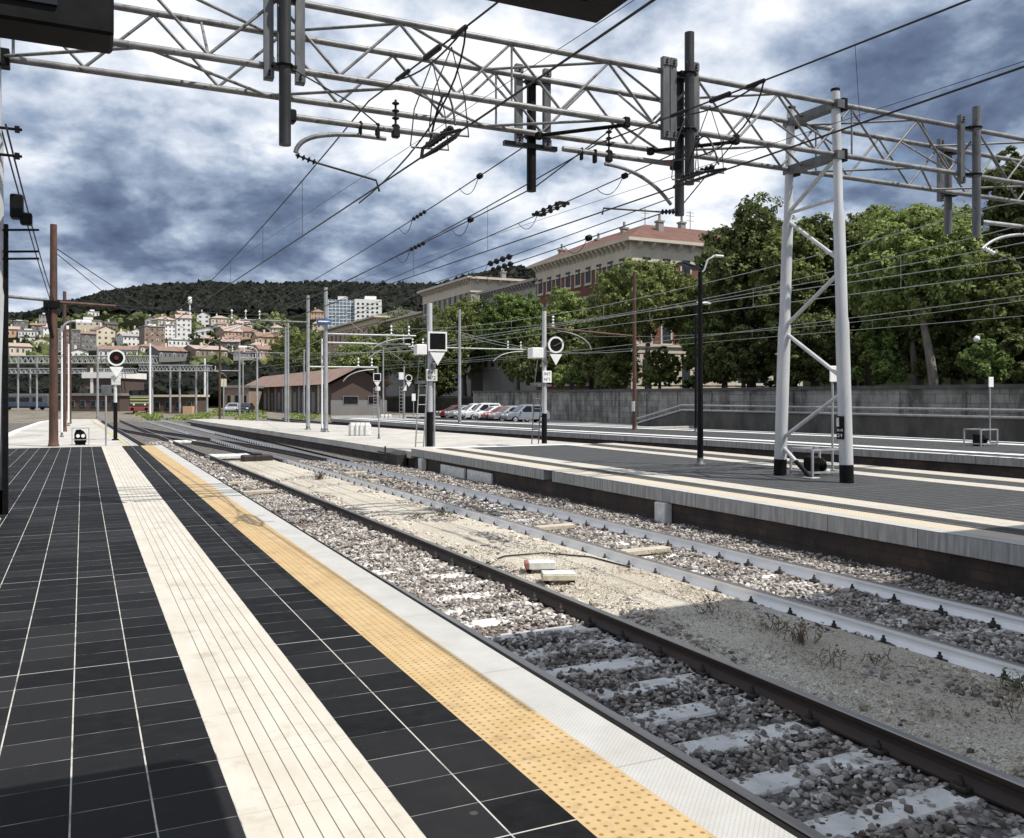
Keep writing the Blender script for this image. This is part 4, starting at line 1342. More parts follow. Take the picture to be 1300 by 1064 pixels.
# wires slung between the poles
Q = {o['label']: o for o in COL.objects if o.type == 'EMPTY' and 'h' in o}
def ptop(key, f):
    o = next(v for k, v in Q.items() if key in k)
    return Vector(o.location) + Vector((0, 0, o['h'] * f))


wire('span_wire', 'cross span from the thick rusty pole to the pale tapered pole, over the houses', sag(ptop('thick rusty', 0.66), ptop('pale tapered', 0.84), 0.1, 12), 0.02)
wire('guy_wire', 'upper guy wire slanting right from the thick rusty pole', sag(ptop('thick rusty', 0.90), ptop('with cross arm', 0.95), 0.8, 12), 0.018)
wire('guy_wire', 'lower guy wire slanting right from the thick rusty pole', sag(ptop('thick rusty', 0.88), ptop('low brick shed', 0.9), 0.5, 12), 0.016)
wire('span_wire', 'thin span between the twin grey poles and the name board pole', sag(ptop('right one of the twin', 0.7), ptop('tallest pale', 0.66), 0.1, 8), 0.015, 'palewire')
wire('span_wire', 'pale span from the name board pole to the slim steel pole', sag(ptop('tallest pale', 0.55), ptop('slim steel', 0.7), 0.2, 8), 0.015, 'palewire')
wire('span_wire', 'slack span between the slim steel pole and the rusty pole on the third platform', sag(ptop('slim steel', 0.78), ptop('before the long wall', 0.5), 0.5, 8), 0.014, 'palewire')
wire('guy_wire', 'guy wire slanting down from the slim steel pole to the right', sag(ptop('slim steel', 0.8), ptop('slim steel', 0.62) + Vector((5.0, -3, 0)), 0.1, 8), 0.014, 'palewire')
wire('guy_wire', 'guy wire slanting down from the name board pole', sag(ptop('tallest pale', 0.9), ptop('tallest pale', 0.5) + Vector((4.6, 1.5, 0)), 0.1, 8), 0.014, 'palewire')
wire('guy_wire', 'slanting stay right of the rusty pole past the low brick shed', sag(ptop('right of the low brick', 0.9), ptop('right of the low brick', 0.02) + Vector((-2.5, 1.5, 0)), 0.1, 6), 0.014)

# ------------------------------------------------------------------ signals
def ring(mb, c, r, w, th, n=28, mi=0):
    """flat ring facing -Y"""
    c = Vector(c)
    vs = []
    for y in (-th / 2, th / 2):
        for rr in (r - w, r):
            for j in range(n):
                t = 2 * math.pi * j / n
                vs.append(c + Vector((rr * math.cos(t), y, rr * math.sin(t))))
    fs = []
    for j in range(n):
        k = (j + 1) % n
        a, b, cc, d = 0, n, 2 * n, 3 * n
        fs += [(a + j, a + k, b + k, b + j), (cc + j, d + j, d + k, cc + k), (b + j, b + k, d + k, d + j), (a + j, cc + j, cc + k, a + k)]
    mb.add(vs, fs, mi)


def disc(mb, c, r, th, n=28, mi=0):
    mb._lathe(Vector(c) + Vector((0, th / 2, 0)), [(r, 0), (r, th)], n, mi, Vector((0, -1, 0)))


def ladder(t, x, y, z0, z1, w, mat='palewire', lean=0.0):
    m = MB()
    for s in (-1, 1): m.tube((x + s * w / 2 - lean, y, z0), (x + s * w / 2, y, z1), 0.022, n=6)
    l = m.build('ladder', MAT[mat], t)
    n = int((z1 - z0) / 0.3)
    rr = MB()
    for i in range(n):
        f = (i + 0.5) / n
        xx = x - lean * (1 - f); z = z0 + (z1 - z0) * f
        rr.tube((xx - w / 2, y, z), (xx + w / 2, y, z), 0.014, n=5)
    rr.build('rung', MAT[mat], l)


def signal(label, u, vt, vb, z, kind, wpx=7.5, rot=-0.35, shaft='leg', plate=None, lad=True, band=None):
    p = gp(u, vb, z); d = p.x * S_ + p.y * C_
    k = d / F_
    t = thing('railway_signal', label, 'signal', p, rot, 'railway signals')
    h = (vb - vt) * k; r = wpx / 2 * k
    MB().path([(0, 0, 0), (0, 0, h)], [r, r * 0.8], 12).build('mast', MAT[shaft], t)
    if band: MB()._lathe(Vector((0, 0, 0)), [(r * 1.05, 0), (r * 1.04, band * k)], 14, 0, Vector((0, 0, 1))).build('band', MAT['black'], t)
    return t, k, r, h


def facing(t, loc):
    pass


def sig_head(t, k, cx, cz, size, kind, y=-0.22, lens=False):
    """sight board: white frame, dark panel, triangle below"""
    fm = MB(); pm = MB()
    if kind == 'square':
        s = size; w = s * 0.17
        fm.bbox(cx - s, cx + s, y - 0.03, y + 0.03, cz + s - w, cz + s, 0.006).bbox(cx - s, cx + s, y - 0.03, y + 0.03, cz - s, cz - s + w, 0.006)
        fm.bbox(cx - s, cx - s + w, y - 0.03, y + 0.03, cz - s + w, cz + s - w, 0.006).bbox(cx + s - w, cx + s, y - 0.03, y + 0.03, cz - s + w, cz + s - w, 0.006)
        pm.box(cx - s + w, cx + s - w, y - 0.012, y + 0.10, cz - s + w, cz + s - w)
    else:
        ring(fm, (cx, y, cz), size, size * 0.2, 0.05)
        disc(pm, (cx, y, cz), size * 0.82, 0.03)
        pm.tube((cx, y + 0.02, cz), (cx, y + 0.25, cz), size * 0.5, n=16)
    fm.build('frame', MAT['white'], t)
    p = pm.build('sight_board', MAT['black'], t)
    if lens:
        m = MB(); disc(m, (cx, y - 0.035, cz), size * 0.25, 0.03); m.build('lens', MAT['lensred'], p)
        m = MB(); m._lathe(Vector((cx, y - 0.02, cz)), [(size * 0.3, 0), (size * 0.3, 0.22)], 16, 0, Vector((0, -1, 0.0)))
    w = size * 0.80
    zt = cz - size * 1.12
    m = MB().prism([(cx - w, y - 0.02, zt), (cx + w, y - 0.02, zt), (cx, y - 0.02, zt - 1.65 * w)], (0, 0.03, 0))
    m.build('triangle', MAT['white'], t)


# big square headed signal
t, k, r, h = signal('tall signal with square white framed head and number board INT N°2', 545.5, 385, 567, -0.004, 'square', 8.4, rot=-0.10, band=44)
sig_head(t, k, 8 * k, (567 - 434) * k, 12.3 * k, 'square', -r - 0.1)
nb = MB().bbox(-6 * k, 8.5 * k, -r - 0.05, -r - 0.01, (567 - 484) * k, (567 - 469) * k, 0.01).build('number_board', MAT['dirtywhite'], t)
text('lettering', 'INT', 6.2 * k, MAT['black'], nb, (1.2 * k, -r - 0.052, (567 - 473) * k), (math.pi / 2, 0, 0))
text('lettering', 'N°2', 6.2 * k, MAT['black'], nb, (1.2 * k, -r - 0.052, (567 - 480) * k), (math.pi / 2, 0, 0))
m = MB().bbox(-19.5 * k, -6 * k, -0.25, 0.15, (567 - 451) * k, (567 - 438) * k, 0.02); m.build('relay_box', MAT['white'], t)
MB().box(-18 * k, -6 * k, -0.25, 0.2, (567 - 487) * k, (567 - 483.5) * k).tube((-18 * k, -0.2, (567 - 484) * k), (-15 * k, -0.2, (567 - 451) * k), 0.02).build('platform_grate', MAT['midgrey'], t)
ladder(t, -10 * k, -0.15, 0.0, (567 - 484) * k, 0.27, 'palewire', 0.12)
MB().tube((7 * k, 0.1, 0), (7 * k, 0.1, (567 - 486) * k), 0.035).build('conduit', MAT['steel'], t)
MB().box(-5.5 * k, -4.3 * k, -0.05, 0.05, 0, (567 - 450) * k).build('cable_channel', MAT['midgrey'], t)
MB().bbox(0.3 * k, 5 * k, -r - 0.2, -r, (567 - 469) * k, (567 - 461) * k, 0.02).build('lamp_unit', MAT['midgrey'], t)
# big round headed signal
t, k, r, h = signal('tall signal with round white ringed head, beside the grey parked cars', 691, 395, 563, -0.004, 'round', 6.6, rot=-0.10, band=38)
sig_head(t, k, 13 * k, (563 - 438) * k, 10.5 * k, 'round', -r - 0.1)
MB().tube((13 * k - 0.1, -r - 0.14, (563 - 440) * k), (22 * k, -r - 0.14, (563 - 434) * k), 0.012).build('spindle', MAT['midgrey'], t)
nb = MB().bbox(-4 * k, 8 * k, -r - 0.05, -r - 0.01, (563 - 486) * k, (563 - 471) * k, 0.01).build('number_board', MAT['white'], t)
text('lettering', 'INT', 5.2 * k, MAT['black'], nb, (2 * k, -r - 0.052, (563 - 475) * k), (math.pi / 2, 0, 0))
text('lettering', 'N°1', 5.2 * k, MAT['black'], nb, (2 * k, -r - 0.052, (563 - 482) * k), (math.pi / 2, 0, 0))
MB().bbox(-20 * k, -4.5 * k, -0.25, 0.2, (563 - 455) * k, (563 - 442) * k, 0.02).build('relay_box', MAT['white'], t)
m = MB().prism([(-5 * k, -r - 0.03, (563 - 459) * k), (0, -r - 0.03, (563 - 464) * k), (5 * k, -r - 0.03, (563 - 459) * k), (0, -r - 0.03, (563 - 454) * k)], (0, 0.02, 0))
m.build('diamond_plate', MAT['midgrey'], t)
MB().box(-17 * k, -3 * k, -0.25, 0.2, (563 - 489) * k, (563 - 486) * k).tube((-16 * k, -0.2, (563 - 487) * k), (-12 * k, -0.2, (563 - 455) * k), 0.02).build('platform_grate', MAT['midgrey'], t)
ladder(t, -11 * k, -0.15, 0.0, (563 - 500) * k, 0.25, 'midgrey', 0.10)
# round signal on the concrete end of the nearest platform
t, k, r, h = signal('rusty signal post with round red lensed head on the concrete platform end', 146.5, 478, 559, -0.02, 'round', 4.6, rot=0.0, shaft='dirtywhite', band=48)
sig_head(t, k, 1.0 * k, (559 - 454.5) * k, 10.2 * k, 'round', -r - 0.1, lens=True)
MB().tube((1 * k, 0.02, (559 - 485) * k), (1 * k, 0.02, (559 - 445) * k), 0.05).build('head_post', MAT['steel'], t)
MB().bbox(-5 * k, 6 * k, -0.1, 0.15, (559 - 489) * k, (559 - 477) * k, 0.02).build('relay_box', MAT['dirtywhite'], t)
MB().bbox(-4 * k, 4 * k, -0.12, 0.12, 0, 0.05, 0.01).build('base_plate', MAT['black'], t)
# two smaller signals with ladders beyond
t, k, r, h = signal('small square headed signal with a full length ladder', 479.5, 465, 531.5, -0.6, 'square', 2.6, rot=0, shaft='steel')
sig_head(t, k, -1.5 * k, (531.5 - 479) * k, 5 * k, 'square', -r - 0.08)
MB().bbox(-3 * k, 3 * k, -0.1, 0.1, (531.5 - 496) * k, (531.5 - 491) * k, 0.01).build('number_board', MAT['white'], t)
ladder(t, -3.5 * k, -0.12, 0.0, (531.5 - 492) * k, 4.6 * k, 'steel')
t, k, r, h = signal('small round headed signal with a full length ladder', 513, 465, 533, -0.6, 'round', 2.4, rot=0, shaft='steel')
sig_head(t, k, 5.5 * k, (533 - 480) * k, 4.5 * k, 'round', -r - 0.08)
MB().bbox(-7 * k, -1 * k, -0.1, 0.1, (533 - 482) * k, (533 - 473) * k, 0.01).build('relay_box', MAT['white'], t)
m = MB().prism([(-2 * k, -r - 0.05, (533 - 496) * k), (2.5 * k, -r - 0.05, (533 - 496) * k), (2.5 * k, -r - 0.05, (533 - 488) * k)], (0, 0.02, 0)); m.build('corner_plate', MAT['white'], t)
ladder(t, -4.5 * k, -0.12, 0.0, (533 - 490) * k, 4.6 * k, 'steel')

# small sign posts
def sign_post(label, u, vt, vb, z, w, hgt, dx=0, mat='dirtywhite', wpx=2.2):
    p = gp(u, vb, z); k = (p.x * S_ + p.y * C_) / F_
    t = thing('sign_post', label, 'sign', p, 0, 'small sign posts')
    H = (vb - vt) * k
    MB().tube((0, 0, 0), (0, 0, H), wpx / 2 * k, n=8).build('post', MAT['steel'], t)
    MB().bbox((dx - w / 2) * k, (dx + w / 2) * k, -0.05, -0.02, H - hgt * k, H, 0.01).build('sign_plate', MAT[mat], t)
    return t


sign_post('sign post with a grey square plate beside the round signal', 134.5, 489, 566, -0.02, 12, 12, 0.5, 'midgrey')
sign_post('low post with a pale yellow box right of the rusty pole', 284, 481, 535, -0.6, 7, 10, 0, 'yellowbox', 1.8)
sign_post('low white sign post between the ladder signal and the square headed signal', 525, 500, 536, -0.4, 5, 9, 0, 'white', 1.2)
# dwarf signal in its frame
p = gp(102, 565, -0.02); k = (p.x * S_ + p.y * C_) / F_
t = thing('dwarf_signal', 'black dwarf signal with two white lights inside a low frame', 'signal', p)
m = MB()
for x0, x1, z0, z1 in ((-10, -9, 0, 22), (9.3, 10.3, 0, 22), (-9, 9.3, 21, 22), (-9, 9.3, 6.2, 7.2)):
    m.box(x0 * k, x1 * k, -0.02, 0.02, z0 * k, z1 * k)
m.build('frame', MAT['steel'], t)
pts = [(-7, 3), (7, 3), (7, 12), (4, 17), (0, 19.5), (-5, 19), (-7, 14)]
MB().prism([(x * k, 0.05, z * k) for x, z in pts], (0, 0.25, 0)).bbox(-6 * k, 6 * k, 0.08, 0.3, 0, 3 * k, 0.01).build('housing', MAT['black'], t)
for x in (-2.7, 3.2):
    m = MB(); disc(m, (x * k, 0.04, 11.5 * k), 2.2 * k, 0.03, 16); m.build('light', MAT['lamp'], t)

# guard frames with hose reels and tall sign
def guard(label, u, v):
    p = gp(u, v, 0)
    t = thing('guard_frame', label, 'guard frame', p, 0, 'guard frames around black hydrants')
    L, D, H = 0.80, 0.62, 0.56
    m = MB()
    for x in (-L / 2, L / 2):
        for y in (-D / 2, D / 2): m.box(x - 0.02, x + 0.02, y - 0.02, y + 0.02, 0, H)
    for z in (0.09, H - 0.001):
        m.box(-L / 2 + 0.021, L / 2 - 0.021, -D / 2 - 0.017, -D / 2 + 0.017, z - 0.03, z + 0.01).box(-L / 2 + 0.021, L / 2 - 0.021, D / 2 - 0.017, D / 2 + 0.017, z - 0.03, z + 0.01)
        m.box(-L / 2 - 0.017, -L / 2 + 0.017, -D / 2 + 0.021, D / 2 - 0.021, z - 0.03, z + 0.01).box(L / 2 - 0.017, L / 2 + 0.017, -D / 2 + 0.021, D / 2 - 0.021, z - 0.03, z + 0.01)
    m.build('frame', MAT['steel'], t)
    m = MB().bbox(-0.24, 0.0, -0.14, 0.14, 0.0, 0.40, 0.03)
    m._lathe(Vector((0.0, 0, 0.20)), [(0.05, 0), (0.05, 0.1), (0.15, 0.11), (0.15, 0.16), (0.05, 0.17), (0.05, 0.24)], 14, 0, Vector((1, 0, 0)))
    m.build('hydrant', MAT['black'], t)
    MB()._lathe(Vector((0.2, -0.1, 0.03)), [(0.06, 0), (0.08, 0.05), (0.05, 0.10)], 10, 0, Vector((0, 0, 1))).build('valve_cap', MAT['dirtywhite'], t)
    MB().tube((L / 2 + 0.06, 0.0, 0), (L / 2 + 0.06, 0.0, 2.28), 0.024).build('post', MAT['steel'], t)
    MB().bbox(L / 2 - 0.06, L / 2 + 0.18, -0.05, -0.026, 1.95, 2.29, 0.01).build('sign_plate', MAT['white'], t)
    return t


guard('guard frame with a black hydrant behind the gantry leg', 1036, 603)
g2 = guard('guard frame with a black hydrant on the third platform at far right', 1245, 566)

# white concrete blocks
def blocks(u0, u1, vb, z, n, label):
    proto = None
    for i in range(n):
        u = u0 + (u1 - u0) * i / (n - 1)
        p = gp(u, vb, z)
        if proto is None:
            t = thing('concrete_block', label % 'leftmost', 'block', p, 0, 'white concrete blocks')
            MB().bbox(-0.14, 0.14, -0.17, 0.17, 0, 0.50, 0.03).build('body', MAT['dirtywhite'], t)
            MB().bbox(-0.10, 0.10, -0.12, 0.12, 0.501, 0.57, 0.02).build('top', MAT['white'], t)
            proto = t
        else:
            t = copy_tree(proto); t.location = p
            t['label'] = label % ('second from left', 'third from left', 'rightmost')[i - 1 if n == 4 else min(i, 2)]
            t.rotation_euler.z = (0.12, -0.1, 0.06)[(i - 1) % 3]


blocks(447.5, 466, 553, -0.10, 4, '%s of the four white blocks on the concrete platform end')
blocks(485, 495, 534.5, -0.5, 3, '%s of the three small white blocks by the ladder signal')

# things lying between the rails
for u, v, x, lab in ((307, 612, .5, 'pale board across the nearest track, farther of two'), (328, 624, .5, 'pale board across the nearest track, nearer of two'), (450, 600, .45, 'pale board across the second track, farthest of four'),
                     (482, 609, .45, 'pale board across the second track, second farthest of four'), (704, 668, .5, 'pale board across the second track, nearest but one'), (819, 698, .55, 'pale board across the second track, nearest of four')):
    p = gp(u, v, -0.58)
    m = MB().bbox(-0.36 * x / 0.5, 0.36 * x / 0.5, -0.10, 0.10, -0.05, 0.02, 0.008)
    o = m.build('board', MAT['boardwood']); o.location = p; o.rotation_euler.z = 0.05
    tag(o, lab, 'board', 'pale boards between the rails')
for u, v, col2, lab in ((685, 724, 'redpaint', 'white topped magnet box with a red end on the gravel path'), (709, 738, 'yellowbox', 'pale yellow magnet box on the gravel path')):
    p = gp(u, v, -0.56)
    t = thing('magnet_box', lab, 'box', p, -0.38, 'magnet boxes on the gravel')
    t.scale = (0.84, 0.84, 0.8)
    if col2 == 'redpaint':
        MB().bbox(-0.17, 0.23, -0.13, 0.13, 0.04, 0.145, 0.006).build('body', MAT['dirtywhite'], t)
        MB().bbox(-0.225, -0.171, -0.13, 0.13, 0.04, 0.145, 0.006).build('end_cap', MAT['redpaint'], t)
    else:
        MB().bbox(-0.24, 0.24, -0.15, 0.15, 0.04, 0.12, 0.006).build('body', MAT['yellowbox'], t)
        MB().bbox(-0.23, 0.23, -0.14, 0.14, 0.121, 0.14, 0.004).build('lid', MAT['dirtywhite'], t)
    m = MB()
    for a in (-0.2, 0.16):
        for b in (-0.12, 0.06): m.box(a, a + 0.06, b, b + 0.06, -0.06, 0.041)
    m.build('foot', MAT['black'], t)
# thin cable running over the gravel past the boxes
wire('cable', 'thin dark cable curving over the gravel beside the magnet boxes', [gp(600, 722, -0.56), gp(640, 706, -0.55), gp(690, 702, -0.55), gp(750, 707, -0.55), gp(800, 720, -0.56)], 0.012, cat='cable')
for u0, v0, w, dd, lab in ((290, 578, 1.5, 1.2, 'large pale concrete slab between the tracks'), (232, 560, 1.2, 1.2, 'smaller pale concrete slab farther along between the tracks')):
    p = gp(u0, v0, -0.54)
    o = MB().bbox(-w / 2, w / 2, -dd / 2, dd / 2, -0.1, 0.02, 0.02).build('concrete_slab', MAT['dirtywhite']); o.location = p
    tag(o, lab, 'slab', 'pale slabs between the tracks')
p = gp(326, 582, -0.50)
o = MB().bbox(-0.5, 0.5, -0.3, 0.3, -0.1, 0.12, 0.03).bbox(-0.15, 0.15, -0.2, 0.2, 0.121, 0.2, 0.02).build('point_machine', MAT['clip']); o.location = p
tag(o, 'dark point machine beside the large pale slab', 'point machine')
# plates and block on the second platform's wall
for y0, y1, lab in ((20.9, 22.5, 'pale blank plate on the brick platform wall, right of two'), (22.7, 24.5, 'pale blank plate on the brick platform wall, left of two')):
    o = MB().bbox(9.40, 9.465, y0, y1, -0.62, -0.33, 0.01).build('wall_plate', MAT['dirtywhite'])
    tag(o, lab, 'plate', 'pale plates on the platform wall')
for y, lab in ((13.35, 'pale concrete stub against the dark brick wall of the second platform'), (26.0, 'pale concrete stub below the end of the dark tiles')):
    o = MB().bbox(9.30, 9.466, y - 0.16, y + 0.16, -0.75, -0.25, 0.015).build('concrete_stub', MAT['dirtywhite'])
    tag(o, lab, 'concrete stub')
m = MB().bbox(9.0, 9.36, 27.4, 28.6, -0.60, -0.2, 0.02).tube((8.9, 28.2, -0.75), (8.9, 28.2, 0.02), 0.03).tube((8.9, 27.6, -0.2), (8.9, 29.0, -0.2), 0.03)
tag(m.build('signal_cabinet', MAT['clip']), 'small dark cabinet with rods at the step where the tiles end', 'cabinet')

# dry weeds
random.seed(4)
MAT['weed'] = weathered('dry brown weed', (0.09, 0.06, 0.04), (0.16, 0.12, 0.07), 9, 0.8, bmp=0)
MAT['weedgreen'] = weathered('green weed', (0.06, 0.075, 0.03), (0.11, 0.12, 0.05), 9, 0.7, bmp=0)


def weed(u, v, n, hgt, mat, lab):
    p = gp(u, v, -0.56)
    m = MB()
    for i in range(n):
        a = random.uniform(0, 6.28); rr = random.uniform(0, 0.16)
        b = Vector((rr * math.cos(a), rr * math.sin(a), 0))
        tip = b + Vector((random.uniform(-0.1, 0.1), random.uniform(-0.1, 0.1), 0.72 * hgt * random.uniform(0.4, 1)))
        mid = (b + tip) / 2 + Vector((random.uniform(-0.03, 0.03), random.uniform(-0.03, 0.03), 0))
        m.path([b, mid, tip], [0.004, 0.003, 0.001], 4)
        for q in range(4):
            c = b.lerp(tip, random.uniform(0.25, 1))
            e = Vector((random.uniform(-1, 1), random.uniform(-1, 1), random.uniform(0, 0.8))).normalized() * random.uniform(0.02, 0.05)
            f = Vector((-e.y, e.x, 0.3 * e.z)) * 0.35
            m.add([c, c + e * 0.5 + f, c + e, c + e * 0.5 - f], [(0, 1, 2, 3)])
    o = m.build('weed', MAT[mat]); o.location = p
    tag(o, lab, 'weed', 'weeds on the gravel')


for a in ((1015, 815, 30, 0.28, 'weed', 'largest dry weed clump on the shaded gravel at right'), (985, 800, 14, 0.2, 'weed', 'small dry weed left of the largest clump'), (901, 778, 12, 0.22, 'weed', 'dry weed just inside the edge of the shade'),
          (1062, 850, 6, 0.3, 'weed', 'single bent dry stalk beside the dark rail'), (1222, 884, 5, 0.16, 'weed', 'short dark stalk far right on the gravel'), (1284, 905, 6, 0.3, 'weed', 'thin stalks at the right edge of the picture'),
          (1292, 873, 30, 0.15, 'weedgreen', 'green weed at the right edge by the white rail'), (405, 608, 60, 0.3, 'weed', 'bushy straw coloured tuft on the path far along'), (563, 654, 34, 0.2, 'weedgreen', 'low green tuft by the white rail'),
          (527, 657, 24, 0.14, 'weed', 'flat dark tuft left of the low green one'), (1115, 842, 10, 0.15, 'weed', 'small dry tuft in the middle of the shaded gravel'), (838, 709, 14, 0.16, 'weedgreen', 'small green sprig at the foot of the white rail')):
    weed(*a)

# ------------------------------------------------------------------ walls
def m_wall():
    m, nt, b = new_mat('stained grey retaining wall')
    v = ocoord(nt)
    sw = node(nt, 'ShaderNodeSeparateXYZ', {0: v})
    vv = node(nt, 'ShaderNodeCombineXYZ', {0: sw.outputs[1], 1: sw.outputs[2], 2: 0.0}).outputs[0]
    br = node(nt, 'ShaderNodeTexBrick', {'Vector': vv, 'Color1': (0.31, 0.30, 0.275, 1), 'Color2': (0.21, 0.20, 0.185, 1), 'Mortar': (0.12, 0.115, 0.105, 1), 'Scale': 1.0, 'Mortar Size': 0.02, 'Brick Width': 1.1, 'Row Height': 0.5})
    n1 = noise(nt, node(nt, 'ShaderNodeMapping', {'Vector': v, 'Scale': (1, 1, 0.35)}).outputs[0], 0.9, 7, 0.7)
    c = mix(nt, ramp(nt, n1, [(0.44, (0, 0, 0)), (0.60, (0.9, 0.9, 0.9))]), br.outputs[0], (0.075, 0.07, 0.062))
    n2 = noise(nt, v, 0.35, 5, 0.6)
    c = mix(nt, ramp(nt, n2, [(0.5, (0, 0, 0)), (0.7, (0.6, 0.6, 0.6))]), c, (0.44, 0.42, 0.38))
    setc(nt, b, 'Base Color', c); setc(nt, b, 'Roughness', 0.9)
    bump(nt, b, mth(nt, 'ADD', br.outputs[1], n1), 0.4, -0.03)
    return m


MAT['wall'] = m_wall()
wl = thing('retaining_wall', 'long stained grey stone wall under the trees', 'wall', (42.6, 10, -0.74))
MB().box(42.6, 43.3, 4, 100, -0.74, 2.06).build('wall', MAT['wall'], wl, world=True)
MB().box(42.45, 43.4, 4, 100, 2.061, 2.27).build('coping', weathered('dark wall coping', (0.05, 0.05, 0.05), (0.10, 0.10, 0.095), 1.5, 0.85), wl, world=True)
m = MB()
for i in range(22): m.box(42.50, 42.599, 7 + 4.3 * i, 7.22 + 4.3 * i, -0.6, 1.9)
m.build('pilaster', MAT['wall'], wl, world=True)
lw = thing('ramp_wall', 'low dark wall with two pale handrails in front of the long wall', 'wall', (40.4, 10, -0.74))
poly = [(40.4, 4, -0.74), (40.4, 4, 0.55), (40.4, 55, 0.55), (40.4, 61, -0.55), (40.4, 61, -0.74)]
MB().prism(poly, (0.45, 0, 0)).build('wall', weathered('dark stained wall', (0.05, 0.048, 0.045), (0.12, 0.115, 0.105), 0.8, 0.9, 0, (1, 1, 0.5)), lw, world=True)
for z in (0.62, 0.98):
    MB().path([(40.35, 4, z), (40.35, 55, z), (40.35, 61, z - 1.15)], 0.07, 6).build('handrail', MAT['steel'], lw, world=True)
m = MB()
for i in range(26): m.tube((40.45, 5 + 2 * i, 0.5), (40.40, 5 + 2 * i, 0.95), 0.03, n=6)
m.build('rail_posts', MAT['midgrey'], lw, world=True)
m = MB().prism([(43.31, 0, -0.7), (43.31, 0, 1.5), (120, 0, 2.5), (120, 0, -0.7)], (0, 320, 0))
structure(m.build('street', weathered('street asphalt and soil', (0.03, 0.03, 0.025), (0.06, 0.058, 0.05), 0.4, 0.9, spec=0.0)), 'raised street behind the long wall')
sheet('parking_ground', weathered('pale asphalt', (0.20, 0.195, 0.185), (0.30, 0.29, 0.27), 0.5, 0.9), [[(28.5, 55, -0.735), (42.6, 55, -0.735), (42.6, 108, -0.735), (24, 108, -0.735)]], 'pale asphalt parking ground under the parked cars')
o = MB().bbox(27.5, 41.5, 53.2, 53.5, -0.74, -0.52, 0.02).build('kerb', MAT['concrete']); structure(o, 'low pale kerb before the parking ground')

# ------------------------------------------------------------------ trees
def m_leaf(name, stops, trans=0.35):
    m, nt, b = new_mat(name)
    g_ = node(nt, 'ShaderNodeNewGeometry')
    c = ramp(nt, g_.outputs['Random Per Island'], stops)
    n1 = noise(nt, ocoord(nt), 0.5, 3)
    c = mix(nt, mth(nt, 'MULTIPLY', n1, 0.5), c, stops[0][1])
    setc(nt, b, 'Base Color', c); setc(nt, b, 'Roughness', 0.55)
    b.inputs['Specular IOR Level'].default_value = 0.15
    tr = node(nt, 'ShaderNodeBsdfTranslucent', {'Color': c})
    mx = node(nt, 'ShaderNodeMixShader', {0: trans, 1: b.outputs[0], 2: tr.outputs[0]})
    out = [n for n in nt.nodes if n.type == 'OUTPUT_MATERIAL'][0]
    nt.links.new(mx.outputs[0], out.inputs[0])
    return m


LEAF = {
    'dark': m_leaf('dark green leaves', [(0, (0.06, 0.078, 0.026)), (0.5, (0.13, 0.16, 0.055)), (1, (0.28, 0.31, 0.12))]),
    'mid': m_leaf('mid green leaves', [(0, (0.085, 0.11, 0.033)), (0.5, (0.205, 0.245, 0.078)), (1, (0.36, 0.39, 0.15))]),
    'bright': m_leaf('fresh green leaves', [(0, (0.06, 0.10, 0.025)), (0.5, (0.15, 0.22, 0.058)), (1, (0.30, 0.37, 0.13))]),
    'pale': m_leaf('pale olive leaves', [(0, (0.11, 0.15, 0.045)), (0.5, (0.27, 0.34, 0.10)), (1, (0.46, 0.53, 0.22))]),
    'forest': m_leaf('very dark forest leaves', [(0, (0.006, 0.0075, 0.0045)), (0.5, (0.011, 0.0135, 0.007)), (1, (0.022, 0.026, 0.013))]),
}
MAT['bark'] = weathered('grey brown bark', (0.10, 0.085, 0.07), (0.24, 0.215, 0.18), 3, 0.9, 0, (1, 1, 0.3), bmp=0.5)
MAT['barkdark'] = weathered('dark bark', (0.035, 0.028, 0.022), (0.08, 0.065, 0.05), 3, 0.9, 0, (1, 1, 0.3), bmp=0.5)


def leaf_mesh(name, P, N, size, rng, mat, parent):
    k = len(P)
    t = rng.normal(size=(k, 3)); t -= N * np.sum(t * N, 1, keepdims=True); t /= np.linalg.norm(t, axis=1, keepdims=True) + 1e-9
    b = np.cross(N, t)
    L = size * rng.uniform(0.6, 1.35, (k, 1)); Wd = L * rng.uniform(0.45, 0.75, (k, 1))
    q = np.stack([P - t * L, P + b * Wd + N * L * 0.15, P + t * L, P - b * Wd + N * L * 0.15], 1).reshape(-1, 3)
    me = bpy.data.meshes.new(name)
    me.vertices.add(4 * k); me.vertices.foreach_set('co', q.reshape(-1).astype(np.float32))
    me.loops.add(4 * k); me.loops.foreach_set('vertex_index', np.arange(4 * k, dtype=np.int32))
    me.polygons.add(k); me.polygons.foreach_set('loop_start', (np.arange(k) * 4).astype(np.int32))
    me.materials.append(mat); me.update(calc_edges=True)
    o = bpy.data.objects.new(name, me); COL.objects.link(o); o.parent = parent
    return o


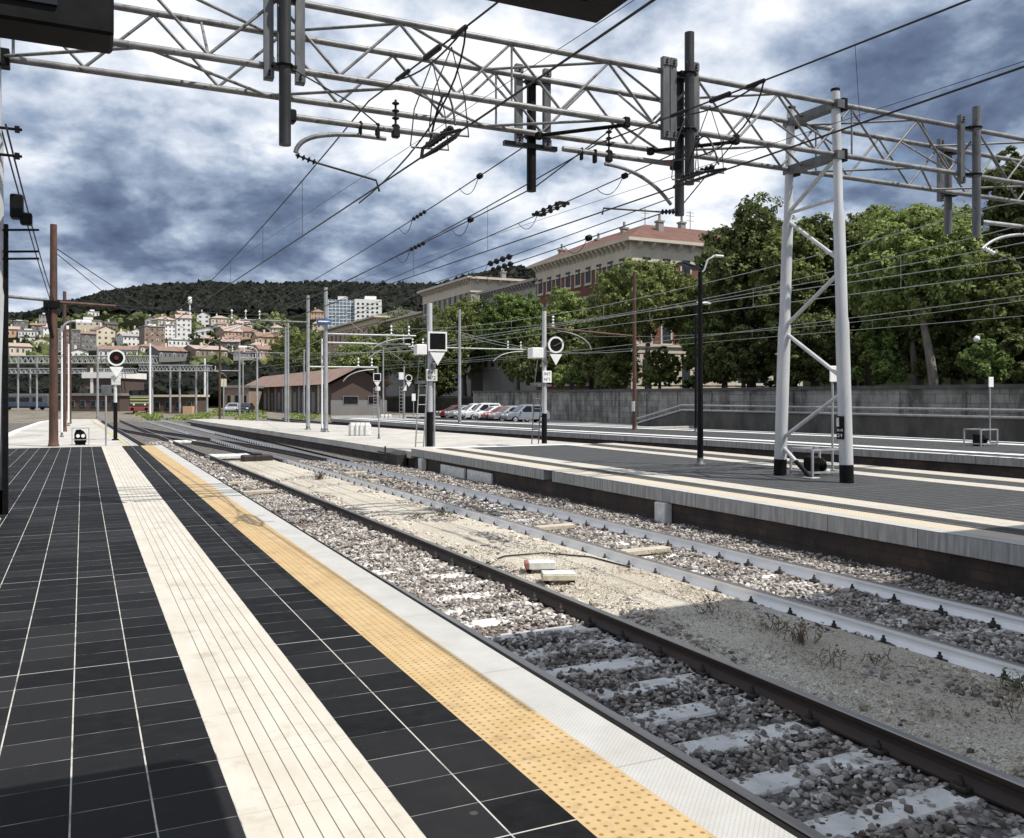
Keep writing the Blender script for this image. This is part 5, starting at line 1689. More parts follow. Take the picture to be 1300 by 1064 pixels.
def tree(label, base, height, cr, crown_z, leaf, n, seed, size=0.22, bark='bark', lean=0.0, name='tree', lumps=None, depth_r=None, trunk_r=None, group='trees along the wall'):
    """base: foot; cr: (rx, rz) of the crown; crown_z: height of the crown centre above the foot"""
    rng = np.random.default_rng(seed)
    t = thing(name, label, 'tree', base, 0, group)
    rx, rz = cr; ry = depth_r or rx * 0.9
    nl = lumps or int(np.clip(rx * rz * 2.2 + 14, 22, 60))
    n = int(n * 3.6); size = size * 0.72
    cl = []
    for i in range(nl):
        if i < nl * 0.7:
            q_ = (i + 0.5) / (nl * 0.7); zf = 1 - 1.75 * q_; aa = i * 2.39996 + seed
            d = np.array([math.cos(aa) * math.sqrt(max(0, 1 - zf * zf)), math.sin(aa) * math.sqrt(max(0, 1 - zf * zf)), zf]) + rng.normal(size=3) * 0.10
            f = rng.uniform(0.66, 0.82)
        else:
            d = rng.normal(size=3); d /= np.linalg.norm(d)
            f = rng.uniform(0.15, 0.85) if i % 3 else rng.uniform(0.86, 0.98)
        c = np.array([d[0] * rx * f, d[1] * ry * f, d[2] * rz * f + crown_z])
        r = min(rx, rz) * rng.uniform(0.24, 0.40)
        cl.append((c, r))
    if name != 'shrub':
        tr = MB()
        r0 = trunk_r or 0.12 + 0.02 * height
        top = Vector((lean, 0, crown_z - rz * 0.15))
        mid = Vector((lean * 0.3 + rng.uniform(-.2, .2), rng.uniform(-.2, .2), (crown_z - rz) * 0.6 + 0.3))
        tr.path([(0, 0, -0.3), mid, top], [r0, r0 * 0.75, r0 * 0.35], 9)
        for c, r in cl[:min(nl, 12)]:
            st = mid.lerp(top, rng.uniform(0.3, 0.9))
            e = Vector(c)
            mm = (st + e) / 2 + Vector((0, 0, -0.15 * (e - st).length * 0.4))
            tr.path([st, mm, e], [r0 * 0.36, r0 * 0.22, r0 * 0.07], 6)
        tr.build('trunk', MAT[bark], t)
    w = np.array([r * r for c, r in cl]); w /= w.sum()
    ps, ns = [], []
    for (c, r), ww in zip(cl, w):
        k = int(n * ww)
        d = rng.normal(size=(k, 3)); d /= np.linalg.norm(d, axis=1, keepdims=True)
        # twig clusters: leaves bunch round random points of the lump's shell
        tw = rng.normal(size=(max(6, k // 28), 3)); tw /= np.linalg.norm(tw, axis=1, keepdims=True)
        tr_ = rng.uniform(0.62, 1.10, (len(tw), 1))
        idx = rng.integers(0, len(tw), k)
        pos = tw[idx] * tr_[idx] * r + rng.normal(size=(k, 3)) * r * 0.13
        ps.append(c + pos * np.array([1, 1, 0.85]))
        nn = tw[idx] + rng.normal(size=(k, 3)) * 0.55 + np.array([0, 0, 0.35])
        ns.append(nn / np.linalg.norm(nn, axis=1, keepdims=True))
    leaf_mesh('crown' if name != 'shrub' else 'foliage', np.concatenate(ps), np.concatenate(ns), size, rng, LEAF[leaf], t)
    return t


def tree_px(label, u0, u1, vtop, vbot, X, leaf, n, seed, **kw):
    """a tree on the street at distance X whose crown spans the given part of the view"""
    u = (u0 + u1) / 2
    a = xp(u, vtop, X); b = xp(u, vbot, X)
    d = a.x * S_ + a.y * C_
    rx = (u1 - u0) / 2 / F_ * d * 1.1
    zb = kw.pop('zb', 1.6 + (X - 43.3) * 0.013)
    zc = (a.z + b.z) / 2
    rz = max(0.5, (a.z - b.z) / 2)
    return tree(label, Vector((a.x, a.y, zb)), a.z - zb, (rx, rz), zc - zb, leaf, n, seed, **kw)


tree_px('largest dark round-topped tree left of the gantry leg', 896, 1012, 252, 455, 50, 'dark', 11000, 1, size=0.24, bark='barkdark')
tree_px('dark tree showing between the two gantry legs', 985, 1085, 262, 450, 54, 'dark', 8000, 2, size=0.25, bark='barkdark')
tree_px('dark tree just right of the gantry leg, behind the pale one', 1060, 1150, 252, 420, 57, 'mid', 7000, 3, size=0.25, bark='barkdark')
pale_tree = tree_px('widest pale olive tree right of the gantry leg', 1085, 1245, 268, 418, 47.5, 'pale', 13000, 4, size=0.19, trunk_r=0.24, lean=-1.0)
tree_px('dark bushy tree behind the pale one, near the drop tubes', 1165, 1265, 250, 430, 58, 'mid', 6500, 5, size=0.25, bark='barkdark')
tree_px('tall dark conifer cut by the right edge of the picture', 1255, 1350, 180, 330, 52, 'dark', 7000, 6, size=0.2, bark='barkdark')
tree_px('loose mid green tree below the conifer at the right edge', 1235, 1330, 320, 470, 50, 'mid', 7000, 7, size=0.2, bark='barkdark')
tree_px('broad mid green tree in front of the red building', 742, 905, 332, 442, 47.5, 'mid', 12000, 8, size=0.22)
tree_px('grey green tree left of the broad one, under the red windows', 690, 762, 362, 476, 50, 'pale', 6500, 9, size=0.22)
tree_px('fresh green dense tree between the two big signals', 616, 698, 370, 470, 47, 'bright', 9500, 10, size=0.24)
tree_px('rounded olive tree in front of the ornate grey building', 548, 632, 376, 475, 52, 'mid', 7500, 11, size=0.26)
tree_px('dusky tree left of the ornate grey building', 490, 566, 402, 480, 54, 'mid', 6500, 12, size=0.28)
tree_px('pale low tree before the building at the corner', 425, 492, 428, 495, 47, 'pale', 5000, 13, size=0.3)
tree_px('small pale tree left of the tallest pale pole', 340, 416, 415, 480, 52, 'mid', 5000, 14, size=0.34)
tree_px('dark tree behind the square headed signal, low in the shade', 520, 590, 425, 500, 46, 'dark', 6000, 15, size=0.26, bark='barkdark')
tree_px('low dark tree between signal and rusty pole', 640, 740, 430, 492, 45.5, 'dark', 6000, 16, size=0.2, bark='barkdark')
tree_px('dark low tree at the foot of the large one', 895, 990, 410, 490, 47, 'dark', 6500, 17, size=0.18, bark='barkdark')
tree_px('dark low tree between the gantry legs', 990, 1080, 400, 492, 46.5, 'dark', 6500, 18, size=0.18, bark='barkdark')
tree_px('low dark tree under the pale crown, right of its white trunk', 1150, 1240, 395, 490, 49, 'dark', 6500, 19, size=0.18, bark='barkdark')
tree_px('rightmost low dark tree behind the wall', 1225, 1330, 405, 492, 49.5, 'dark', 6000, 20, size=0.18, bark='barkdark')
tree_px('back row dark tree above the rusty pole arm', 700, 800, 400, 470, 53, 'dark', 5500, 21, size=0.24, bark='barkdark')
tree_px('bright sprouting tree at the left of the black lamp post', 868, 908, 395, 470, 46, 'bright', 3600, 29, size=0.18)
tree_px('dark tree filling the gap under the broad one, by the rusty pole', 735, 812, 415, 496, 47, 'mid', 5000, 41, size=0.2, bark='barkdark')
tree_px('low tree before the pale ground floor of the red building', 815, 862, 440, 496, 48.5, 'mid', 2600, 42, size=0.18, bark='barkdark')
tree_px('dense tree right of the broad one, behind the black lamp post', 862, 915, 400, 496, 48, 'mid', 5000, 43, size=0.2, bark='barkdark')
tree_px('tall tree filling between the largest dark one and the gantry leg', 960, 1040, 275, 440, 49, 'mid', 6500, 44, size=0.22, bark='barkdark')
tree_px('round olive tree against the sky between the gantry legs and drop tubes', 1120, 1210, 262, 380, 55, 'mid', 6000, 45, size=0.22, bark='barkdark')
for i_, (u0, u1, vt, wd) in enumerate(((470, 560, 400, 'behind the square headed signal'), (560, 650, 392, 'behind the parked cars'), (640, 730, 395, 'left of the red building front'), (880, 960, 300, 'right of the black lamp post'),
                                   (950, 1040, 290, 'behind the left gantry leg'), (1040, 1130, 285, 'behind the right gantry leg'), (1120, 1210, 300, 'behind the leaning pale trunk'), (1200, 1290, 300, 'behind the globe lamp'), (1270, 1360, 290, 'at the right edge of the picture'))):
    tree_px('back row tree in deep shade, ' + wd, u0, u1, vt, 496, 60, 'dark', 4500, 60 + i_, size=0.34, bark='barkdark', group='back row of trees')
for a in (('rounded shrub on the wall right of the gantry leg', 1086, 1146, 440, 492, 44.4, 'bright', 4500, 22), ('speckled shrub on the wall by the tall sign post', 1222, 1276, 428, 492, 44.4, 'bright', 4000, 23),
          ('leafy sprouting shrub above the rounded one', 1090, 1136, 396, 446, 45.0, 'bright', 2000, 24), ('pale shrub on the wall beside the round headed signal', 700, 742, 455, 500, 44.4, 'pale', 3200, 25),
          ('green shrub left of the rusty pole on the wall', 752, 800, 448, 498, 44.4, 'mid', 3200, 26), ('tiny shrub right of the rusty pole on the wall', 812, 838, 462, 496, 44.4, 'mid', 1500, 27)):
    tree_px(*a, size=0.12, name='shrub', group='shrubs on top of the wall', zb=2.2, lumps=10)
tw = MB().path([xp(1186, 492, 46), xp(1180, 450, 46), xp(1172, 410, 46), xp(1165, 372, 46)], [0.30, 0.26, 0.2, 0.14], 9)
for a, b in ((1172, 1195), (1168, 1140)): tw.path([xp(a, 408, 46), xp((a + b) / 2, 385, 46), xp(b, 350, 46)], [0.13, 0.1, 0.04], 7)
tw.build('trunk', MAT['bark'], pale_tree, world=True)
# lamp globe among the leaves
lg = thing('globe_lamp', 'white globe street lamp among the leaves at right', 'lamp', xp(1240, 492, 44.8))
zt = xp(1240, 430, 44.8).z - lg.location.z
MB().tube((0, 0, 0), (0, 0, zt - 0.2), 0.05).build('post', MAT['black'], lg)
MB()._lathe(Vector((0, 0, zt - 0.2)), [(0.05, 0), (0.13, 0.06), (0.18, 0.18), (0.13, 0.30), (0.04, 0.36)], 14, 0, Vector((0, 0, 1))).build('globe', MAT['lamp'], lg)

# ------------------------------------------------------------------ buildings
def bmat(name, c, v=0.85):
    return weathered(name, tuple(x * v for x in c), c, 0.6, 0.85, 0, (1, 1, 0.5), bmp=0.1, spots=(tuple(x * 0.65 for x in c), 0.68))


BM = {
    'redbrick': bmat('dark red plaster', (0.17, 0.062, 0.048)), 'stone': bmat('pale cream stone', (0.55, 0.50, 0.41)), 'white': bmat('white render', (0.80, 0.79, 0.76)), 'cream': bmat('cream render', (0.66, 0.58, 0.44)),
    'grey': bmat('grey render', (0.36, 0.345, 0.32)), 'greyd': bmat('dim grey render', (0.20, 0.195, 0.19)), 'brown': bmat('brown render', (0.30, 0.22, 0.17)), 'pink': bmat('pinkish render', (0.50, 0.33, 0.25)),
    'brick': bmat('dirty red brick', (0.085, 0.057, 0.048)), 'orange': bmat('warm orange render', (0.58, 0.38, 0.23)), 'greystone': bmat('mid grey stone', (0.30, 0.285, 0.26)),  # greystone is a plain mid grey, a step below the grey render
}


def m_rooftile(name, c1, c2):
    m, nt, b = new_mat(name)
    v = ocoord(nt)
    n1 = noise(nt, v, 0.8, 6, 0.65)
    n2 = noise(nt, v, 9, 3, 0.6)
    c = mix(nt, ramp(nt, n1, [(0.35, (0, 0, 0)), (0.68, (1, 1, 1))]), c1, c2)
    c = mix(nt, ramp(nt, n2, [(0.5, (0, 0, 0)), (0.7, (0.5, 0.5, 0.5))]), c, tuple(x * 0.5 for x in c1))
    setc(nt, b, 'Base Color', c); setc(nt, b, 'Roughness', 0.85)
    w = node(nt, 'ShaderNodeTexWave', {'Vector': v, 'Scale': 4.0, 'Distortion': 0.6})
    bump(nt, b, w.outputs[1], 0.5, 0.06)
    return m


ROOF = {'terracotta': m_rooftile('terracotta roof tiles', (0.21, 0.13, 0.10), (0.31, 0.21, 0.17)), 'red': m_rooftile('deep red roof tiles', (0.125, 0.058, 0.042), (0.185, 0.095, 0.07)),
        'pink': m_rooftile('sun bleached roof tiles', (0.36, 0.265, 0.225), (0.47, 0.37, 0.33)), 'grey': bmat('grey flat roof', (0.3, 0.3, 0.29)), 'dark': bmat('dark slate roof', (0.07, 0.07, 0.075))}
MAT['shutter'] = weathered('brown shutters', (0.05, 0.03, 0.025), (0.09, 0.055, 0.045), 4, 0.7, bmp=0)


def hip_roof(mb, x0, x1, y0, y1, z, h, ov=0.5, gable=None):
    x0 -= ov; x1 += ov; y0 -= ov; y1 += ov
    w, l = x1 - x0, y1 - y0
    if gable == 'y' or (gable is None and l >= w):
        e = 0.0 if gable else w / 2 * 0.9
        xm = (x0 + x1) / 2
        vs = [(x0, y0, z), (x1, y0, z), (x1, y1, z), (x0, y1, z), (xm, y0 + e, z + h), (xm, y1 - e, z + h)]
        fs = [(0, 1, 4), (1, 2, 5, 4), (2, 3, 5), (3, 0, 4, 5), (3, 2, 1, 0)]
        if gable: fs = [fs[1], fs[3]]
    else:
        e = 0.0 if gable else l / 2 * 0.9
        ym = (y0 + y1) / 2
        vs = [(x0, y0, z), (x1, y0, z), (x1, y1, z), (x0, y1, z), (x0 + e, ym, z + h), (x1 - e, ym, z + h)]
        fs = [(0, 1, 5, 4), (1, 2, 5), (2, 3, 4, 5), (3, 0, 4), (3, 2, 1, 0)]
        if gable: fs = [fs[0], fs[2]]
    mb.add(vs, fs)


def street_block(label, x0, x1, y0, y1, z0, z1, wall, trim, roof, rh, rows, nwl, nwr, cornice=1.5, rich=True, chim=(), win_w=1.15, quoin=True, capw=100):
    t = thing('apartment_block', label, 'building', (x0, y0, z0), 0, 'grand buildings along the street')
    MB().box(x0, x1, y0, y1, z0, z1 - cornice).build('wall', BM[wall], t, world=True)
    m = MB()
    m.box(x0 - 0.06, x1 + 0.06, y0 - 0.06, y1 + 0.06, z1 - cornice + 0.001, z1 - 0.35)
    m.box(x0 - 0.9, x1 + 0.9, y0 - 0.9, y1 + 0.9, z1 - 0.349, z1)
    m.box(x0 - 0.14, x1 + 0.14, y0 - 0.14, y1 + 0.14, z1 - cornice - 0.22, z1 - cornice)
    m.build('cornice', BM[trim], t, world=True)
    nb = 0
    nl = min(26, int((y1 - y0) / 1.0)); nr = min(14, int((x1 - x0) / 1.0))
    if rich:
        for i in range(nl):
            y = y0 + (i + 0.5) * (y1 - y0) / nl
            MB().prism([(x0 - 0.061, y - 0.17, z1 - 0.35), (x0 - 0.8, y - 0.17, z1 - 0.35), (x0 - 0.70, y - 0.17, z1 - 0.6), (x0 - 0.061, y - 0.17, z1 - 1.15)], (0, 0.34, 0)).build('corbel', BM[trim], t, world=True)
        for i in range(nr):
            x = x0 + (i + 0.5) * (x1 - x0) / nr
            MB().prism([(x - 0.17, y0 - 0.061, z1 - 0.35), (x - 0.17, y0 - 0.061, z1 - 1.15), (x - 0.17, y0 - 0.70, z1 - 0.6), (x - 0.17, y0 - 0.8, z1 - 0.35)], (0.34, 0, 0)).build('corbel', BM[trim], t, world=True)
    if quoin:
        m = MB()
        k = 0
        z = z0
        while z < z1 - cornice - 0.3:
            w = 1.0 if k % 2 else 0.7
            m.box(x0 - 0.05, x0 + w, y0 - 0.05, y0 + 0.001, z, z + 0.42).box(x0 - 0.05, x0, y0 + 0.001, y0 + w, z, z + 0.42)
            z += 0.45; k += 1
        m.build('quoin', BM[trim], t, world=True)
    cnt = 0
    for (za, hh) in rows:
        for i in range(nwl):
            y = y0 + 1.9 + i * (y1 - y0 - 3.2) / max(1, nwl - 1)
            if cnt >= capw: break
            f = MB().box(x0 - 0.07, x0 - 0.001, y - win_w / 2 - 0.22, y + win_w / 2 + 0.22, za - 0.18, za + hh + 0.25)
            f.box(x0 - 0.14, x0 - 0.071, y - win_w / 2 - 0.3, y + win_w / 2 + 0.3, za - 0.3, za - 0.181)
            w = f.build('window', BM[trim], t, world=True)
            MB().box(x0 - 0.075, x0 - 0.071, y - win_w / 2, y + win_w / 2, za, za + hh).build('pane', MAT['glass'], w, world=True)
            MB().box(x0 - 0.16, x0 - 0.078, y - win_w / 2 - 0.04, y - win_w / 2 + 0.30, za + 0.1, za + hh).build('shutter', MAT['shutter'], w, world=True)
            cnt += 1
        for i in range(nwr):
            x = x0 + 2.0 + i * (x1 - x0 - 3.5) / max(1, nwr - 1)
            if cnt >= capw: break
            f = MB().box(x - win_w / 2 - 0.22, x + win_w / 2 + 0.22, y0 - 0.07, y0 - 0.001, za - 0.18, za + hh + 0.25)
            f.box(x - win_w / 2 - 0.3, x + win_w / 2 + 0.3, y0 - 0.14, y0 - 0.071, za - 0.3, za - 0.181)
            w = f.build('window', BM[trim], t, world=True)
            MB().box(x - win_w / 2, x + win_w / 2, y0 - 0.075, y0 - 0.071, za, za + hh).build('pane', MAT['glass'], w, world=True)
            cnt += 1
    rf = MB()
    if rich and rh > 2:
        i_ = 5.4; e_ = 0.85
        q = [(x0 - e_, y0 - e_), (x1 + e_, y0 - e_), (x1 + e_, y1 + e_), (x0 - e_, y1 + e_)]
        p_ = [(x0 + i_, y0 + i_), (x1 - i_, y0 + i_), (x1 - i_, y1 - i_), (x0 + i_, y1 - i_)]
        rf.add([(x, y, z1 + 0.002) for x, y in q] + [(x, y, z1 + rh) for x, y in p_], [(0, 1, 5, 4), (1, 2, 6, 5), (2, 3, 7, 6), (3, 0, 4, 7), (4, 5, 6, 7)])
    else:
        hip_roof(rf, x0, x1, y0, y1, z1 + 0.002, rh, 0.85)
    r = rf.build('roof', ROOF[roof], t, world=True)
    for (cx, cy, ch) in chim:
        MB().box(cx - 0.35, cx + 0.35, cy - 0.35, cy + 0.35, z1, z1 + ch).box(cx - 0.45, cx + 0.45, cy - 0.45, cy + 0.45, z1 + ch + 0.001, z1 + ch + 0.2).tube((cx, cy, z1 + ch + 0.2), (cx, cy, z1 + ch + 0.9), 0.16).build('chimney', BM['greystone'], r, world=True)
    return t


A = street_block('dark red building with pale stone cornice and red tiled roof', 55, 80, 84.3, 107.5, 1.6, 19.2, 'redbrick', 'stone', 'red', 2.9,
                 [(15.3, 1.9), (11.6, 1.9), (7.6, 2.2), (3.2, 2.6)], 9, 9, cornice=2.3, chim=[(57, 104, 1.6), (59, 98, 2.2), (59, 92, 2.6), (61, 87.5, 2.8), (66, 90, 3.5), (72, 87, 2.4)])
m = MB()
for k in range(6): m.box(54.94, 79.9, 84.24, 84.299, 2.0 + k * 0.9, 2.75 + k * 0.9)
m.box(54.85, 80.1, 84.05, 84.239, 7.2, 7.5).box(54.85, 80.1, 84.05, 84.239, 11.1, 11.3)
m.build('rusticated_base', BM['stone'], A, world=True)
for xa, ya in ((62, 92), (68, 91), (75, 90)):
    mm = MB().tube((xa, ya, 20), (xa, ya, 24.6), 0.05, n=5)
    for z in (23.4, 24.0, 24.4): mm.tube((xa - 0.6, ya, z), (xa + 0.6, ya, z), 0.03, n=4)
    mm.build('antenna', MAT['midgrey'], A, world=True)
street_block('lower plain grey building left of the dark red one', 55.3, 75, 108, 126, 1.6, 17.5, 'greystone', 'grey', 'dark', 1.2, [(14, 1.7), (10, 1.8), (6, 1.8)], 7, 3, cornice=1.6, rich=True, quoin=False)
street_block('ornate grey building with a toothed eave above the olive tree', 55, 82, 130, 152, 1.6, 20.4, 'greystone', 'stone', 'grey', 1.0, [(16.2, 1.8), (12, 1.8), (8, 1.8)], 9, 6, cornice=2.2, quoin=False, chim=[(62, 133, 1.4)])
street_block('far building with overhanging eave and a row of tall windows', 55, 70, 180, 226, 1.6, 18.3, 'pink', 'cream', 'dark', 2.4, [(14.0, 2.4), (9.5, 2.4), (5, 2.4)], 12, 4, cornice=1.2, rich=False, quoin=False, win_w=1.3)
street_block('plain far building between the ornate one and the corner house', 56, 72, 154, 178, 1.6, 17.0, 'grey', 'stone', 'terracotta', 2.0, [(13.0, 1.8), (9, 1.8)], 8, 4, cornice=1.2, rich=False, quoin=False)

# brick goods shed with a terracotta roof
sh = thing('goods_shed', 'long brick goods shed with terracotta roof behind the grey poles', 'shed', (27.8, 110, -0.74))
MB().box(27.8, 34.8, 110, 176, -0.74, 3.1).prism([(27.8, 110, 3.1), (34.8, 110, 3.1), (31.3, 110, 5.1)], (0, 66, 0)).build('wall', BM['brick'], sh, world=True)
m = MB(); hip_roof(m, 27.8, 34.8, 110, 176, 3.12, 2.3, 1.0, 'y'); m.build('roof', ROOF['terracotta'], sh, world=True)
MB().box(27.7, 34.9, 109.9, 109.999, -0.74, 1.15).build('base', BM['greyd'], sh, world=True)
for i in range(11):
    y = 112.5 + i * 5.8
    MB().box(27.68, 27.799, y, y + 1.9, -0.5, 2.2).build('door', BM['greyd'], sh, world=True)
    MB().box(27.60, 27.799, y + 3.4, y + 3.9, -0.74, 3.1).build('pilaster', BM['cream' if i % 3 == 0 else 'grey'], sh, world=True)
for x, w in ((29.2, 2.0), (32.4, 1.6)):
    f = MB().box(x, x + w, 109.86, 109.899, 0.6, 1.7).build('window', BM['greyd'], sh, world=True)
    MB().box(x + 0.1, x + w - 0.1, 109.84, 109.859, 0.7, 1.6).build('pane', MAT['glass'], f, world=True)

# ------------------------------------------------------------------ hills
TAB = [(180, 503), (300, 470), (450, 443), (600, 414), (820, 396), (1500, None)]


def ridge(u):
    P = [(-400, 395), (0, 404), (40, 402), (62, 395), (100, 385), (130, 376), (165, 369), (200, 366), (250, 362), (330, 364), (420, 362), (500, 365), (560, 364), (600, 352), (650, 344), (700, 340), (900, 345), (1300, 360), (1800, 390)]
    for (a, va), (b, vb) in zip(P, P[1:]):
        if a <= u <= b: return va + (vb - va) * (u - a) / (b - a)
    return 395


def hill_v(u, d):
    r = ridge(u)
    tab = [(a, min(503, (v if v is not None else r))) for a, v in TAB]
    tab = [(a, max(v, r + (6 if a < 1400 else 0)) if a > 400 else v) for a, v in tab]
    for (a, va), (b, vb) in zip(tab, tab[1:]):
        if a <= d <= b: return va + (vb - va) * (d - a) / (b - a)
    return tab[-1][1] if d > 1500 else 503


def hill_z(u, d):
    if d > 1500: return EYE + (503 - ridge(u)) / F_ * 1500 - (d - 1500) * 0.12
    return max(-0.9, EYE + (503 - hill_v(u, d)) / F_ * d)


us = list(range(-420, 1760, 14)); ds = [178, 200, 240, 300, 370, 450, 520, 600, 700, 820, 920, 1020, 1120, 1220, 1320, 1420, 1500, 1560, 1700, 2100]
vs, fs = [], []
for d in ds:
    for u in us:
        l = (u - 650) / F_ * d
        z = hill_z(u, d)
        X, Y = l * C_ + d * S_, d * C_ - l * S_
        if d > 250: z += 6 * min(1, (d - 250) / 600) * mnoise.noise(Vector((X / 60, Y / 60, 0)))
        if d == 178: z = -1.2
        vs.append((X, Y, z))
k = len(us)
for i in range(len(ds) - 1):
    for j in range(k - 1):
        a = i * k + j
        fs.append((a, a + 1, a + k + 1, a + k))
m = MB(); m.add(vs, fs, 0, True)
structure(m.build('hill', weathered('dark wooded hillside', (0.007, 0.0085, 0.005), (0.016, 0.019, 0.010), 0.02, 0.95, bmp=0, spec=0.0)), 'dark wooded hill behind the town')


def crowns(name, label, n, seed, dr, ur, rr, leaf, cond=None):
    rng = np.random.default_rng(seed)
    P, R = [], []
    while len(P) < n:
        u = rng.uniform(*ur); d = rng.uniform(*dr)
        if cond and not cond(u, d): continue
        l = (u - 650) / F_ * d
        z = hill_z(u, d)
        r = rng.uniform(*rr) * (0.7 + 0.3 * d / dr[1])
        P.append((l * C_ + d * S_, d * C_ - l * S_, z + r * 0.25)); R.append(r)
    return rocks(name, P, R, LEAF[leaf], label, seed, 0.9)


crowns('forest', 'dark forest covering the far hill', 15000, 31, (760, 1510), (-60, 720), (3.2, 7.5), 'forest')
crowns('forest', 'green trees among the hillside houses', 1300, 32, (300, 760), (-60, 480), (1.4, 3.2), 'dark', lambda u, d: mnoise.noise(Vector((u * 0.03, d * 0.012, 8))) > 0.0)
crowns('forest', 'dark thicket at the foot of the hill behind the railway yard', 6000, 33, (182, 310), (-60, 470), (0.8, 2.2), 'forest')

# ------------------------------------------------------------------ houses on the hill
def inv_d(u, v):
    lo, hi = 185.0, 1400.0
    for i in range(50):
        mid = (lo + hi) / 2
        if hill_v(u, mid) > v: lo = mid
        else: hi = mid
    return lo


def house(label, u0, u1, ve, vb, rv, wall, roof, kind='hip', cols=4, rows=2, dd=None, rot=None, deep=0.8, seed=0):
    """house whose front spans u0..u1, eave at ve, foot at vb, roof rising rv"""
    u = (u0 + u1) / 2
    d = dd or inv_d(u, vb)
    k = d / F_
    p = dp(u, vb, d)
    w = (u1 - u0) * k; h = (vb - ve) * k
    rot = random.uniform(-0.22, 0.42) if rot is None else rot
    if kind == 'hip' and random.random() < 0.5: kind = random.choice(['x', 'y'])
    t = thing('house', label, 'house', p, rot, 'houses on the hillside')
    dp_ = w * deep
    a, b = -w / 2 * 0.94, w / 2 * 0.94
    MB().box(a, b, 0, dp_, -4.0, h).build('wall', BM[wall], t)
    if kind == 'flat':
        m = MB().box(a - 0.3, b + 0.3, -0.3, dp_ + 0.3, h + 0.002, h + 0.5)
        r = m.build('roof', ROOF[roof], t)
        MB().box(a + w * 0.25, a + w * 0.6, dp_ * 0.3, dp_ * 0.7, h + 0.502, h + rv * k).build('penthouse', BM['white'], r)
    else:
        m = MB(); hip_roof(m, a, b, 0, dp_, h + 0.002, rv * k, 0.5, None if kind == 'hip' else kind)
        r = m.build('roof', ROOF[roof], t)
        if kind == 'y':
            MB().prism([(a, 0.02, h), (b, 0.02, h), ((a + b) / 2, 0.02, h + rv * k * 0.93)], (0, 0.4, 0)).build('gable', BM[wall], t)
        cx = a + w * 0.3
        if kind == 'x':
            for xa_ in (a, b - 0.3): MB().prism([(xa_, 0, h), (xa_, dp_, h), (xa_, dp_ / 2, h + rv * k * 0.93)], (0.3, 0, 0)).build('gable', BM[wall], t)
        MB().box(cx, cx + 0.9, dp_ * 0.4, dp_ * 0.4 + 0.9, h, h + rv * k + 1.2).build('chimney', BM['cream'], r)
    ww = w * 0.94 / cols
    for i in range(cols):
        for j in range(rows):
            x = a + (i + 0.5) * ww; z = h * (j + 0.42) / rows
            f = MB().box(x - ww * 0.20, x + ww * 0.20, -0.10, -0.001, z - h / rows * 0.02, z + h / rows * 0.36).build('window', BM['greyd' if (i + j) % 3 else 'white'], t)
            MB().box(x - ww * 0.14, x + ww * 0.14, -0.13, -0.101, z, z + h / rows * 0.30).build('pane', MAT['farglass'], f)
    return t


